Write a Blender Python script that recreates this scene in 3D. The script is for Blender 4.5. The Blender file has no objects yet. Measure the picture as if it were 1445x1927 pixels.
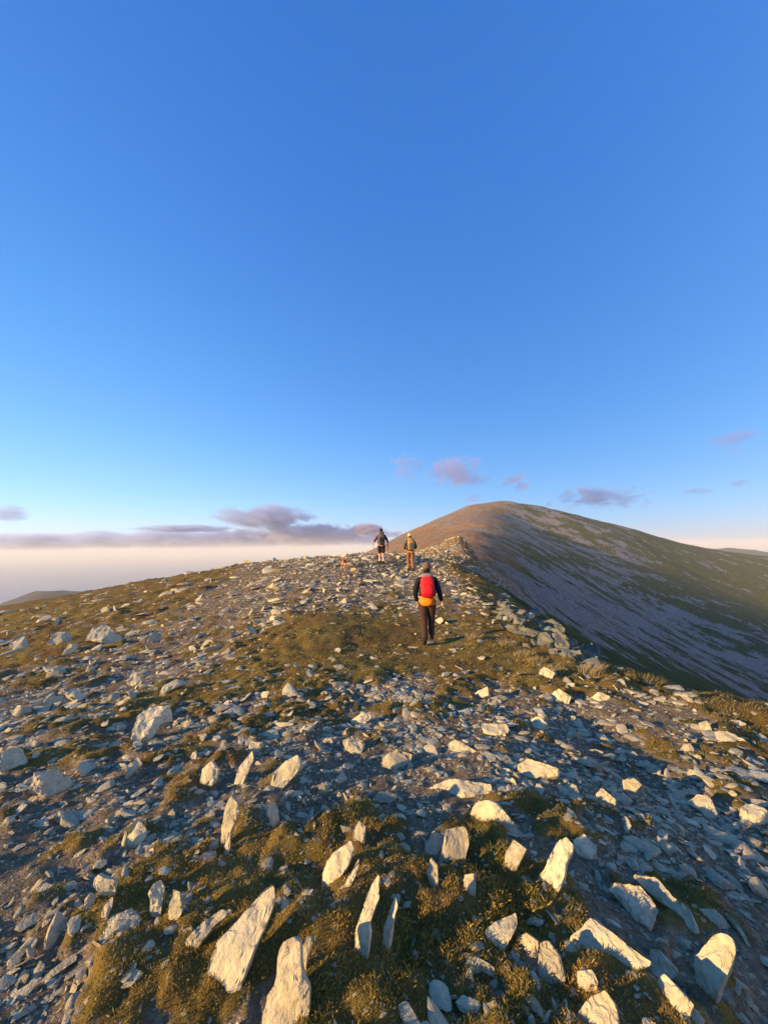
import bpy, bmesh, math, random
import numpy as np
from mathutils import Vector, Matrix, Quaternion

scene = bpy.context.scene
COL = scene.collection
R = math.radians
rng = np.random.default_rng(7)
random.seed(7)

# ------------------------------------------------------------------ camera
IMG_W, IMG_H = 1445.0, 1927.0
FPX = 720.0                      # focal length in photograph pixels (ultra-wide phone lens)
PITCH = math.atan((1031 - 963.5) / FPX)
ROLL = R(0.75)
CAM = np.array([0.0, 0.0, 1.6])
FWD = np.array([0, math.cos(PITCH), math.sin(PITCH)])
_r0 = np.array([1.0, 0, 0]); _u0 = np.array([0, -math.sin(PITCH), math.cos(PITCH)])
RIGHT = _r0 * math.cos(ROLL) - _u0 * math.sin(ROLL)
UP = _u0 * math.cos(ROLL) + _r0 * math.sin(ROLL)
cd = bpy.data.cameras.new('camera'); cam = bpy.data.objects.new('camera', cd); COL.objects.link(cam)
cd.sensor_fit = 'VERTICAL'; cd.sensor_height = 36.0; cd.lens = 36.0 * FPX / IMG_H
cd.clip_start = 0.05; cd.clip_end = 400000
M = Matrix.Identity(4)
for i in range(3):
    M[i][0] = RIGHT[i]; M[i][1] = UP[i]; M[i][2] = -FWD[i]; M[i][3] = CAM[i]
cam.matrix_world = M
scene.camera = cam

# ------------------------------------------------------------------ sky, sun, exposure
SUN_EL, SUN_LEFT = R(12), R(115)            # elevation; angle from the view direction towards the left
SUN_DIR = np.array([-math.sin(SUN_LEFT) * math.cos(SUN_EL), math.cos(SUN_LEFT) * math.cos(SUN_EL), math.sin(SUN_EL)])
world = bpy.data.worlds.new('World'); scene.world = world; world.use_nodes = True
wn = world.node_tree.nodes; wl = world.node_tree.links; wn.clear()
wo = wn.new('ShaderNodeOutputWorld'); bg = wn.new('ShaderNodeBackground'); sky = wn.new('ShaderNodeTexSky')
sky.sky_type = 'NISHITA'; sky.sun_disc = False
sky.sun_elevation = SUN_EL; sky.sun_rotation = SUN_LEFT
sky.altitude = 800; sky.air_density = 1.0; sky.dust_density = 0.8; sky.ozone_density = 3.0
STR = 0.15                                    # background strength; each channel of the sky gets its own tone curve, the same all round
sep = wn.new('ShaderNodeSeparateColor'); com = wn.new('ShaderNodeCombineColor'); wl.new(sky.outputs[0], sep.inputs[0])
for c_, (gain, power) in enumerate([(1.16, 1.13), (1.06, 0.745), (1.33, 0.46)]):
    mu = wn.new('ShaderNodeMath'); mu.operation = 'MULTIPLY'; wl.new(sep.outputs[c_], mu.inputs[0]); mu.inputs[1].default_value = STR
    pw = wn.new('ShaderNodeMath'); pw.operation = 'POWER'; wl.new(mu.outputs[0], pw.inputs[0]); pw.inputs[1].default_value = power
    gn = wn.new('ShaderNodeMath'); gn.operation = 'MULTIPLY'; wl.new(pw.outputs[0], gn.inputs[0]); gn.inputs[1].default_value = gain * 2 ** -1.1 / STR
    wl.new(gn.outputs[0], com.inputs[c_])
wl.new(com.outputs[0], bg.inputs[0]); wl.new(bg.outputs[0], wo.inputs[0])
bg.inputs[1].default_value = STR
sd = bpy.data.lights.new('sun', 'SUN'); sun = bpy.data.objects.new('sun', sd); COL.objects.link(sun)
sd.energy = 5.0; sd.angle = R(0.5); sd.color = (1.0, 0.67, 0.31)
sun.rotation_euler = Vector(SUN_DIR).to_track_quat('Z', 'Y').to_euler()
vs = scene.view_settings
vs.view_transform = 'Standard'; vs.look = 'None'; vs.gamma = 1.0; vs.exposure = 1.1; vs.use_curve_mapping = False
scene.cycles.use_denoising = True
scene.cycles.max_bounces = 6; scene.cycles.volume_bounces = 1

# ------------------------------------------------------------------ helpers
def ray(px, py):
    return FWD + (px - 722.5) / FPX * RIGHT - (py - 963.5) / FPX * UP
def at(px, py, d):
    v = ray(px, py); return CAM + v * (d / v[1])
def project(p):
    q = np.asarray(p, float) - CAM
    w = q @ FWD
    return 722.5 + FPX * (q @ RIGHT) / w, 963.5 - FPX * (q @ UP) / w, w

def _hash(ix, iy, seed):
    h = (ix.astype(np.int64) * 374761393 + iy.astype(np.int64) * 668265263 + seed * 1274126177) & 0xffffffff
    h = ((h ^ (h >> 13)) * 1274126177) & 0xffffffff
    return h ^ (h >> 16)
def perlin(x, y, seed=0):
    ix = np.floor(x); iy = np.floor(y); fx = x - ix; fy = y - iy
    ux = fx * fx * fx * (fx * (fx * 6 - 15) + 10); uy = fy * fy * fy * (fy * (fy * 6 - 15) + 10)
    def g(dx, dy):
        a = _hash(ix + dx, iy + dy, seed).astype(float) * (2 * math.pi / 4294967296.0)
        return np.cos(a) * (fx - dx) + np.sin(a) * (fy - dy)
    a = g(0, 0); b = g(1, 0); c = g(0, 1); d = g(1, 1)
    return ((a + (b - a) * ux) * (1 - uy) + (c + (d - c) * ux) * uy) * 1.5
def fbm(x, y, octs=4, seed=0, gain=0.5):
    s = 0; a = 1.0; t = 0
    for o in range(octs):
        s = s + a * perlin(x, y, seed + o * 17); t += a; a *= gain; x = x * 2.03 + 5.1; y = y * 2.03 - 3.7
    return s / t
def sstep(a, b, x):
    t = np.clip((x - a) / (b - a), 0, 1); return t * t * (3 - 2 * t)

def prop(o, label=None, cat=None, group=None, kind=None):
    if label: o['label'] = label
    if cat: o['category'] = cat
    if group: o['group'] = group
    if kind: o['kind'] = kind
    return o
def mesh_np(name, verts, faces, mat=None, smooth=True, attrs=None):
    """verts (N,3), faces (M,k) numpy -> mesh datablock"""
    me = bpy.data.meshes.new(name)
    verts = np.ascontiguousarray(verts, dtype=np.float32); faces = np.ascontiguousarray(faces, dtype=np.int32)
    k = faces.shape[1]
    me.vertices.add(len(verts)); me.vertices.foreach_set('co', verts.ravel())
    me.loops.add(faces.size); me.loops.foreach_set('vertex_index', faces.ravel())
    me.polygons.add(len(faces))
    me.polygons.foreach_set('loop_start', np.arange(0, faces.size, k, dtype=np.int32))
    me.polygons.foreach_set('loop_total', np.full(len(faces), k, dtype=np.int32))
    me.polygons.foreach_set('use_smooth', np.full(len(faces), smooth))
    me.update(calc_edges=True)
    for an, av in (attrs or {}).items():
        av = np.ascontiguousarray(av, dtype=np.float32)
        if av.ndim == 1:
            a = me.attributes.new(an, 'FLOAT', 'POINT'); a.data.foreach_set('value', av)
        else:
            a = me.attributes.new(an, 'FLOAT_VECTOR', 'POINT'); a.data.foreach_set('vector', av.ravel())
    if mat: me.materials.append(mat)
    return me
def link(name, me, parent=None):
    o = bpy.data.objects.new(name, me); COL.objects.link(o)
    if parent: o.parent = parent
    return o

# ------------------------------------------------------------------ node material helper
class NM:
    def __init__(self, name):
        self.m = bpy.data.materials.new(name); self.m.use_nodes = True
        self.n = self.m.node_tree.nodes; self.l = self.m.node_tree.links
        self.b = self.n['Principled BSDF']; self.out = self.n['Material Output']
        self.b.inputs['Roughness'].default_value = 0.85
        self.b.inputs['Specular IOR Level'].default_value = 0.25
    def node(self, t, **kw):
        nd = self.n.new(t)
        for k, v in kw.items():
            if hasattr(nd, k): setattr(nd, k, v)
        return nd
    def put(self, sock, v):
        if isinstance(v, bpy.types.NodeSocket): self.l.new(v, sock)
        else: sock.default_value = v
    def attr(self, name, vec=False):
        nd = self.node('ShaderNodeAttribute', attribute_name=name); return nd.outputs['Vector' if vec else 'Fac']
    def pos(self): return self.node('ShaderNodeNewGeometry').outputs['Position']
    def scale(self, v, s):
        nd = self.node('ShaderNodeVectorMath', operation='MULTIPLY'); self.put(nd.inputs[0], v); nd.inputs[1].default_value = s; return nd.outputs[0]
    def noise(self, vec, scale, detail=4, rough=0.55, out='Fac'):
        nd = self.node('ShaderNodeTexNoise'); self.put(nd.inputs['Vector'], vec)
        nd.inputs['Scale'].default_value = scale; nd.inputs['Detail'].default_value = detail; nd.inputs['Roughness'].default_value = rough
        return nd.outputs[out]
    def rotz(self, v, ang):
        nd = self.node('ShaderNodeVectorRotate', rotation_type='Z_AXIS'); self.put(nd.inputs['Vector'], v); nd.inputs['Angle'].default_value = ang; return nd.outputs[0]
    def math(self, op, a, b=0.0, c=0.0, clamp=False):
        nd = self.node('ShaderNodeMath', operation=op); nd.use_clamp = clamp
        self.put(nd.inputs[0], a); self.put(nd.inputs[1], b)
        if op in ('MULTIPLY_ADD',): self.put(nd.inputs[2], c)
        return nd.outputs[0]
    def ramp(self, fac, stops):
        nd = self.node('ShaderNodeValToRGB'); self.put(nd.inputs[0], fac); e = nd.color_ramp.elements
        while len(e) < len(stops): e.new(0.5)
        for el, (p, c) in zip(e, stops):
            el.position = p; el.color = (*c, 1) if not np.isscalar(c) else (c, c, c, 1)
        return nd.outputs[0]
    def mix(self, f, a, b, mode='MIX'):
        nd = self.node('ShaderNodeMix', data_type='RGBA', blend_type=mode)
        self.put(nd.inputs[0], f)
        self.put(nd.inputs[6], a if isinstance(a, bpy.types.NodeSocket) else (*a, 1))
        self.put(nd.inputs[7], b if isinstance(b, bpy.types.NodeSocket) else (*b, 1)); return nd.outputs[2]
    def bump(self, h, dist, strength=1.0):
        nd = self.node('ShaderNodeBump'); self.put(nd.inputs['Height'], h); nd.inputs['Distance'].default_value = dist; nd.inputs['Strength'].default_value = strength
        self.l.new(nd.outputs[0], self.b.inputs['Normal'])
    def color(self, c): self.put(self.b.inputs['Base Color'], c if isinstance(c, bpy.types.NodeSocket) else (*c, 1))
def plain(name, c, rough=0.85, var=0.15, scale=30):
    m = NM(name)
    n = m.noise(m.node('ShaderNodeTexCoord').outputs['Object'], scale, 3)
    m.color(m.mix(n, tuple(x * (1 - var) for x in c), tuple(min(1, x * (1 + var)) for x in c)))
    m.b.inputs['Roughness'].default_value = rough
    return m.m

# ------------------------------------------------------------------ terrain height function
# control points: pixel + forward distance, or world positions
CP = []
def cpix(px, py, d): CP.append(at(px, py, d) - np.array([0, 0, 0.0]))
def cw(x, y, z): CP.append(np.array([x, y, z], float))
# near ground
for x, y, z in [(0, 0.3, 0), (-1.5, 0.5, 0.0), (1.5, 0.5, -0.08), (0, 1.4, 0), (-2.0, 2.0, 0.03), (2.5, 2.5, -0.38), (0.8, 2.2, -0.07), (-.8, 3, -.12), (0, 4.3, -.32),
                (-3.3, 3.3, -.22), (-4.8, 4.8, -.45), (2.5, 4.5, -.50), (4, 3, -.74), (5, 2, -1.0), (-5, 0.5, -.1), (-3, 0, 0.02), (4, 0, -.6),
                (-9, 9, -1.0), (-4.7, 8, -.72), (-12, 5, -1.2), (-8, 12, -.75), (-14, 12, -1.4), (-2, 7, -.52), (-25, 12, -4.), (-20, 0, -3)]:
    cw(x, y, z)
for p in [(722, 1250, 7.1), (805, 1213, 8.4), (600, 1200, 8.6), (500, 1150, 11.5), (650, 1120, 13), (420, 1110, 16), (717, 1062, 18.6), (772, 1074, 18), (700, 1043, 21), (600, 1049, 21.5), (500, 1058, 22.5), (400, 1075, 24), (300, 1095, 26), (200, 1114, 28), (100, 1131, 30), (0, 1149, 32), (760, 1047, 20.5), (800, 1055, 20.5)]:
    cpix(*p)
# beyond the crest on the left: falls away
for x, y, z in [(0, 27, .75), (-8, 30, -.6), (-18, 36, -2.8), (-32, 42, -6.5), (-60, 50, -15), (-50, 20, -11), (-70, 0, -15), (-30, -20, -5), (-150, 60, -45), (-150, 200, -60), (-60, 120, -24), (-300, 400, -140), (-600, 100, -200), (-900, 900, -330), (-400, -200, -130), (0, 45, -.4), (-15, 80, -8), (-30, 200, -22), (-100, 450, -60), (-200, 800, -150), (0, 1200, -60), (400, 1500, -120)]:
    cw(x, y, z)
# right-hand edge
for p in [(1445, 1345, 5), (1300, 1312, 6), (1200, 1277, 6.8), (1110, 1245, 8), (1040, 1205, 9.5), (960, 1150, 12), (900, 1092, 16), (862, 1068, 19)]:
    cpix(*p)
# the slope below the edge
for x, y, z in [(6.5, 4.5, -2.0), (9, 5, -4.2), (14, 6, -8.5), (6.3, 8, -2.1), (9.5, 9, -4.7), (6, 12, -1.8), (10, 13, -5.0), (6, 16, -1.2), (10, 17, -4.4), (7, 20, -1.5), (22, 8, -16), (40, 10, -30), (8, -1, -3.0), (20, -5, -13), (80, 10, -62), (200, -20, -130), (300, 60, -150), (0, -6, 0.1), (-8, -8, -.6), (6, -8, -2.), (0, -40, -2), (0, -200, -15), (100, -150, -70)]:
    cw(x, y, z)
for p in [(1000, 1172, 45), (1200, 1243, 80), (1300, 1292, 60), (1445, 1332, 50), (1100, 1215, 60), (950, 1120, 38), (900, 1082, 30), (850, 1066, 30),
          # saddle, knoll, spine and flanks of the summit
          (800, 1058, 45), (870, 1043, 68), (830, 1048, 60), (930, 1065, 85), (990, 1105, 110), (890, 1022, 160), (900, 1005, 280), (905, 985, 420), (910, 965, 580),
          (920, 948, 700), (960, 949, 712), (880, 953, 690), (850, 965, 670), (800, 987, 620), (760, 1005, 570), (720, 1025, 500), (690, 1041, 440), (760, 1035, 300), (800, 1040, 180), (840, 1000, 420),
          (1000, 955, 720), (1050, 963, 735), (1100, 975, 760), (1200, 1000, 800), (1290, 1025, 850), (1340, 1034, 900), (1445, 1052, 1000),
          (1000, 990, 620), (1000, 1040, 320), (1100, 1020, 600), (1100, 1080, 380), (1100, 1140, 200), (1200, 1060, 560), (1200, 1150, 330), (1200, 1200, 200), (1300, 1080, 620), (1300, 1200, 330), (1300, 1250, 180), (1445, 1290, 240), (1445, 1240, 330), (1445, 1160, 480), (1445, 1090, 700), (1380, 1100, 640)]:
    cpix(*p)
for x, y, z in [(500, 1300, -60), (900, 1300, -110), (1000, 600, -130), (700, 300, -180), (1500, 1500, -200), (0, 2500, -330), (1500, 3000, -330), (3000, 1000, -330), (-1500, 2500, -350), (-2500, 500, -350), (0, -2500, -350), (2500, -1000, -350)]:
    cw(x, y, z)
CP = np.array(CP)
def _warp(x, y):
    r = np.hypot(x, y); th = np.arctan2(x, y); q = np.log(r + 2.0)
    # local offset keeps the neighbourhood of the camera smooth
    return np.stack([np.sin(th / 2) * 4.2 * sstep(0, 2.5, r) , q * 1.5, np.cos(th / 2) * 2.0], -1), r
_c, _r = _warp(CP[:, 0], CP[:, 1])
_val = CP[:, 2] / (_r + 2)
def _phi(d): return d ** 1.6 if True else d
_A = _phi(np.linalg.norm(_c[:, None] - _c[None], axis=-1)) - 0.0
n_ = len(CP)
_P = np.concatenate([np.ones((n_, 1)), _c], 1)
_S = np.zeros((n_ + 4, n_ + 4)); _S[:n_, :n_] = _A + np.eye(n_) * 0.004; _S[:n_, n_:] = _P; _S[n_:, :n_] = _P.T
_w = np.linalg.lstsq(_S, np.concatenate([_val, np.zeros(4)]), rcond=None)[0]
def base_h(x, y):
    x = np.asarray(x, float); y = np.asarray(y, float); sh = x.shape
    c, r = _warp(x.ravel(), y.ravel()); out = np.empty(len(c))
    for i in range(0, len(c), 20000):
        cc = c[i:i + 20000]
        d = np.sqrt(np.maximum(((cc[:, None] - _c[None]) ** 2).sum(-1), 0))
        out[i:i + 20000] = _phi(d) @ _w[:n_] + _w[n_] + cc @ _w[n_ + 1:]
    return (out * (r + 2)).reshape(sh)

EDGE_Y = np.array([-10, 0, 2, 5, 6, 6.8, 8, 9.5, 12, 16, 20, 30, 60]); EDGE_X = np.array([4.2, 4.3, 4.5, 5.0, 4.9, 4.6, 4.3, 4.2, 3.9, 4.0, 3.8, 4.0, 8])
def edge_dist(x, y): return x - np.interp(y, EDGE_Y, EDGE_X)      # > 0 over the edge
def gauss(x, y, cx, cy, sx, sy=None): return np.exp(-((x - cx) / sx) ** 2 - ((y - cy) / (sy or sx)) ** 2)
def turf_mask(x, y):
    r = np.hypot(x, y)
    n = .55 * fbm(x * 0.75 + 3, y * 0.75 + 9, 3, 11) + .75 * fbm(x * 2.4 + 13, y * 2.4 + 4, 4, 12, .6)
    zone = -0.09 + 0 * x
    zone += 0.9 * sstep(5.8, 7.2, y + 0.25 * np.abs(x - .5)) * (1 - sstep(9.5, 11.5, y)) * sstep(-4.0, -1.5, x)      # grass in the dip
    zone += 0.75 * sstep(-1.5, -0.4, edge_dist(x, y))                                      # along the edge
    zone += 0.34 * sstep(5, 9, -x) * sstep(5, 9, y)                                         # left slope
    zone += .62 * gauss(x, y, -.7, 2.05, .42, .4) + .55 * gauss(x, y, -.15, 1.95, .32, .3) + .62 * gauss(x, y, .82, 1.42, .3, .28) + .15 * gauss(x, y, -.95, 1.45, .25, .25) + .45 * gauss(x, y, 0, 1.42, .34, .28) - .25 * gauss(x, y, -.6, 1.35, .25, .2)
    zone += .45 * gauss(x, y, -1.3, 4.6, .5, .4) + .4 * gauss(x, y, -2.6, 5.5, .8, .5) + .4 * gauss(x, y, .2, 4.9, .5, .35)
    zone -= 0.25 * sstep(12, 17, y) * sstep(-9, -5, x) * (1 - sstep(2.4, 3.4, x))         # stony crest
    zone -= 0.40 * np.exp(-((x - np.interp(y, [3, 5, 7, 9, 12, 18], [.1, .1, .5, 1.35, 1.2, .8])) / .42) ** 2) * sstep(3, 5, y) * (.55 + .9 * fbm(x * 1.5, y * 1.5, 2, 15))                                            # worn path on the right of the walker
    return sstep(-0.14, 0.22, n * 0.8 + zone * .85)
def height(x, y, detail=True):
    x = np.asarray(x, float); y = np.asarray(y, float)
    h = base_h(x, y); r = np.hypot(x, y)
    if not detail: return h
    nearw = 1 - sstep(25, 60, r)
    t = turf_mask(x, y)
    h = h + nearw * (0.085 * fbm(x * .55, y * .55, 3, 3) * sstep(0.5, 3, r) + 0.045 * fbm(x * 1.9, y * 1.9, 3, 5) + 0.016 * fbm(x * 7, y * 7, 2, 8))
    dip = sstep(6.0, 7.2, y) * (1 - sstep(10, 12, y)) * sstep(-2.5, -1, x) * (1 - sstep(2.4, 3.4, x))
    h = h + nearw * t * (1 - .75 * dip) * (0.05 + 0.09 * fbm(x * 2.6 + 7, y * 2.6, 3, 21) + 0.02 * perlin(x * 9, y * 9, 22))
    # hummocky ground on the left slope and rolling lip of the right edge
    h = h + nearw * sstep(4, 8, -x) * 0.16 * fbm(x * .45, y * .8, 3, 31)
    h = h + 0.10 * gauss(edge_dist(x, y), 0 * x, -0.15, 0, .45, 1) * nearw * (0.4 + fbm(x * .9, y * .9, 2, 41))
    h = h + .07 * gauss(x, y, -1.5, 8.8, .9, 1.7) * sstep(0, 3, r)                     # slight swell left of the dip, added to cast shade into it
    # rocky knoll on the ridge
    k = at(868, 1043, 68)
    h = h + 2.9 * np.maximum(0, 1 - np.hypot((x - k[0]) / 3.6, (y - k[1]) / 6.0)) ** 0.9 + 0.9 * gauss(x, y, k[0] - 3.2, k[1] + 1, 3.2, 6)
    k = at(848, 1068, 30); h = h + 0.35 * gauss(x, y, k[0], k[1], 1.2, 1.6)
    k = at(898, 1085, 32); h = h + 0.55 * gauss(x, y, k[0], k[1], 1.1, 1.6)
    # broad relief of the mountain
    farw = sstep(30, 90, r)
    fl = sstep(20, 140, x - 0.12 * y)                                                  # right flank: gullies run down to the right
    h = h + farw * (fbm(x / 90, y / 90, 4, 51) * np.minimum(r * .006, 4) + fbm(x / 18, y / 18, 4, 61, .6) * np.minimum(r * 0.004, .9))
    xr, yr = x * .883 - y * .469, x * .469 + y * .883
    h = h + farw * fl * fbm(xr / 110 + 2, yr / 34, 4, 71, .55) * np.minimum(r * .006, 2)
    return h

def polar_grid(r0, r1, step, th_list):
    nr = int(math.log(r1 / r0) / step) + 1
    rr = np.exp(np.linspace(math.log(r0), math.log(r1), nr))
    T, RR = np.meshgrid(th_list, rr)
    X = np.sin(T) * RR; Y = np.cos(T) * RR
    nc = len(th_list)
    i = np.arange(nr - 1)[:, None] * nc; j = np.arange(nc)[None]; jn = (j + 1) % nc
    f = np.stack([i + j, i + jn, i + nc + jn, i + nc + j], -1).reshape(-1, 4)
    return X.ravel(), Y.ravel(), f
FINE = np.arange(R(-66), R(66), 0.0068)
TH = np.concatenate([FINE, np.arange(R(66), R(294), 0.04)])

# ------------------------------------------------------------------ ground material
def ground_material():
    m = NM('hill_ground'); P = m.pos()
    turf = m.attr('turf'); far = m.attr('far'); scree = m.attr('scree'); top = m.attr('top')
    n1 = m.noise(P, 3.0, 6, .65); n2 = m.noise(P, 22.0, 5, .7); n3 = m.noise(P, .8, 4)
    soil = m.ramp(n2, [(.28, (.075, .054, .032)), (.5, (.21, .16, .10)), (.72, (.40, .32, .23))])
    soil = m.mix(m.math('MULTIPLY', n1, .55), soil, (.13, .085, .036))
    green = m.ramp(n1, [(.28, (.05, .052, .014)), (.5, (.16, .115, .028)), (.72, (.27, .17, .045))])
    rust = m.ramp(n2, [(.3, (.08, .045, .018)), (.7, (.17, .085, .028))])
    grass = m.mix(m.math('MULTIPLY', m.ramp(n3, [(.42, 0.0), (.62, 1.0)]), .6), green, rust)
    tn = m.math('ADD', turf, m.math('MULTIPLY', m.math('SUBTRACT', n2, .5), .7))
    near = m.mix(m.ramp(tn, [(.35, 0.0), (.6, 1.0)]), soil, grass)
    # far: scree and thin grass
    PR = m.rotz(P, R(28)); pf = m.scale(PR, (.009, .030, .02)); iso = m.noise(P, .035, 7, .68); nf = m.math('ADD', m.math('MULTIPLY', m.noise(pf, 1.0, 6, .6), .6), m.math('MULTIPLY', m.noise(m.scale(PR, (.07, .16, .10)), 1.0, 6, .65), .4)); nf2 = m.noise(P, .22, 6, .7); nf3 = m.noise(P, 1.5, 4, .7)
    nf4 = m.noise(P, .55, 5, .75)
    sc = m.ramp(m.math('ADD', m.math('MULTIPLY', nf3, .4), m.math('MULTIPLY', nf4, .6)), [(.34, (.075, .068, .058)), (.5, (.27, .24, .205)), (.66, (.54, .47, .39))])
    fg = m.ramp(nf2, [(.32, (.035, .048, .009)), (.5, (.080, .092, .018)), (.7, (.14, .12, .03))])
    tan = m.ramp(nf2, [(.32, (.17, .095, .035)), (.5, (.33, .18, .072)), (.7, (.45, .28, .14))])  # dry grass of the left side, with sunlit gold put into its colour
    s = m.math('ADD', m.math('MULTIPLY', m.math('SUBTRACT', nf, .5), 2.3), m.math('ADD', m.math('ADD', scree, m.math('MULTIPLY', m.math('SUBTRACT', iso, .5), 2.8)), m.math('MULTIPLY', m.math('SUBTRACT', nf2, .5), 1.3)))
    farc = m.mix(m.ramp(s, [(.44, 0.0), (.54, 1.0)]), fg, sc)
    tanc = m.mix(m.ramp(m.math('ADD', m.math('ADD', nf2, m.math('MULTIPLY', m.math('SUBTRACT', iso, .5), 1.3)), m.math('MULTIPLY', m.math('SUBTRACT', nf4, .5), .8)), [(.50, 0.0), (.60, .85)]), tan, sc)
    farc = m.mix(top, farc, tanc)
    m.color(m.mix(far, near, farc))
    hgt = m.math('ADD', m.math('MULTIPLY', n2, 1.0), m.math('MULTIPLY', m.noise(P, 90, 3, .7), .5))
    b1 = m.node('ShaderNodeBump'); m.put(b1.inputs['Height'], hgt); b1.inputs['Distance'].default_value = .03; b1.inputs['Strength'].default_value = .8
    hf = m.math('ADD', m.math('MULTIPLY', nf3, 1.0), m.math('ADD', m.math('MULTIPLY', nf2, 1.5), m.math('MULTIPLY', nf4, 1.6)))
    b2 = m.node('ShaderNodeBump'); m.put(b2.inputs['Height'], m.math('MULTIPLY', hf, far)); b2.inputs['Distance'].default_value = 1.3; b2.inputs['Strength'].default_value = .9
    m.l.new(b1.outputs[0], b2.inputs['Normal']); m.l.new(b2.outputs[0], m.b.inputs['Normal'])
    m.b.inputs['Roughness'].default_value = .95; m.b.inputs['Specular IOR Level'].default_value = .1
    return m.m
GROUND = ground_material()
def terrain(name, r0, r1, step, mat):
    X, Y, f = polar_grid(r0, r1, step, TH)
    Z = height(X, Y); r = np.hypot(X, Y)
    far = np.maximum(sstep(20, 45, r), sstep(1.2, 3.5, edge_dist(X, Y)) * sstep(5, 12, r))
    far *= np.where(X < -2, sstep(30, 60, r), 1)
    az = X / np.maximum(Y, 1); ev = (Z - 1.6) / np.maximum(Y, 1); ec = -.06 - .42 * (az - .3)
    scree = .27 + .42 * np.exp(-((ev - ec) / (.055 + .05 * np.clip(az, 0, 1.2))) ** 2) + .22 * sstep(ec + .06, ec + .14, ev) * (1 - sstep(.45, .75, az)) - .30 * sstep(.05, .12, ec - ev) * sstep(0.1, .5, az) - .12 * sstep(.5, .9, az)
    k = at(868, 1043, 68); scree += .6 * gauss(X, Y, k[0] + 3, k[1], 8, 12) 
    scree -= .35 * (1 - sstep(14, 40, r))
    top = sstep(0.34, 0.20, (X - 8) / np.maximum(Y, 1) + .09 * fbm(X / 60, Y / 60, 4, 81)) if False else 1 - sstep(0.22, 0.38, (X - 2) / np.maximum(Y, 1) + .10 * fbm(X / 60, Y / 60, 4, 81))
    top = top * sstep(24, 50, r)
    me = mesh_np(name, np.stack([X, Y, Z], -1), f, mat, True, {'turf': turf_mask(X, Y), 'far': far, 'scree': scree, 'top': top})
    return prop(link(name, me), kind='structure')
RS = 40.0
ground = terrain('ground', 0.35, RS, 0.0085, GROUND)
mountain = terrain('mountain', RS, 3300, 0.011, GROUND)
ground['label'] = 'stony turf ground of the ridge in front of the walkers'
mountain['label'] = 'rounded summit with grey scree on its shaded right flank'

# lookup of the ground below a pixel / at a place
from mathutils.bvhtree import BVHTree
_me = ground.data
_co = np.empty(len(_me.vertices) * 3, np.float32); _me.vertices.foreach_get('co', _co)
_pl = np.empty(len(_me.polygons) * 4, np.int32); _me.loops.foreach_get('vertex_index', _pl)
BVH = BVHTree.FromPolygons(_co.reshape(-1, 3).tolist(), _pl.reshape(-1, 4).tolist())
def hit(px, py):
    v = Vector(ray(px, py)).normalized()
    loc, nor, _, d = BVH.ray_cast(Vector(CAM), v, 200)
    return (np.array(loc), np.array(nor)) if loc is not None else (None, None)
def gz(x, y): return float(height(np.array([x]), np.array([y]))[0])

# ------------------------------------------------------------------ far land, sea, haze
def far_hill(name, prof, d, depth, label, col):
    """a long ridge whose crest follows the given skyline at distance d"""
    pts = np.array([at(a, b, d) for a, b in prof]); xs = np.linspace(pts[0, 0], pts[-1, 0], 90)
    zc = np.interp(xs, pts[:, 0], pts[:, 2]); 
    for _ in range(3): zc[1:-1] = (zc[:-2] + 2 * zc[1:-1] + zc[2:]) / 4
    vs_ = np.linspace(-1, 1, 40)
    Xg, V = np.meshgrid(xs, vs_); ZC = np.tile(zc, (40, 1))
    Z = -352 + (ZC + 352) * (1 - np.abs(V) ** 1.5) + fbm(Xg / 150, V * 6, 4, 91) * 14 * (1 - np.abs(V) ** 1.5)
    n = 90; i = np.arange(39)[:, None] * n; j = np.arange(n - 1)[None]
    f = np.stack([i + j, i + j + 1, i + n + j + 1, i + n + j], -1).reshape(-1, 4)
    m = NM(name); q = m.noise(m.pos(), .02, 6, .65)
    m.color(m.ramp(q, [(.3, tuple(c * .7 for c in col)), (.7, tuple(c * 1.3 for c in col))]))
    me = mesh_np(name, np.stack([Xg, d + V * depth, Z], -1).reshape(-1, 3), f, m.m)
    o = prop(link(name, me), label, kind='structure'); return o
far_hill('distant_hill', [(-420, 1175), (-250, 1160), (-120, 1150), (0, 1141), (25, 1128), (55, 1116), (90, 1111), (130, 1113), (180, 1122), (240, 1140), (330, 1170)], 1100, 350, 'low grey hill in the haze beyond the left slope', (.075, .07, .05))
far_hill('distant_ridge', [(1150, 1060), (1250, 1044), (1290, 1036), (1330, 1031), (1350, 1033), (1385, 1030), (1415, 1035), (1445, 1039), (1500, 1046), (1700, 1075), (2000, 1110)], 2300, 900, 'long green ridge beyond the right flank of the summit', (.05, .06, .028))
m = NM('sea_water'); m.color((.10, .13, .16)); m.b.inputs['Roughness'].default_value = .35
a_ = np.linspace(0, 2 * math.pi, 97)[:-1]
sv = np.concatenate([[[0, 0, -355]], np.stack([np.sin(a_) * 55000, np.cos(a_) * 55000, 0 * a_ - 355], -1)])
sf = np.stack([np.zeros(96, int), 1 + np.arange(96), 1 + (np.arange(96) + 1) % 96], -1)
prop(link('sea', mesh_np('sea', sv, sf, m.m)), 'pale sea under haze beyond the left slope', kind='structure')
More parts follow.
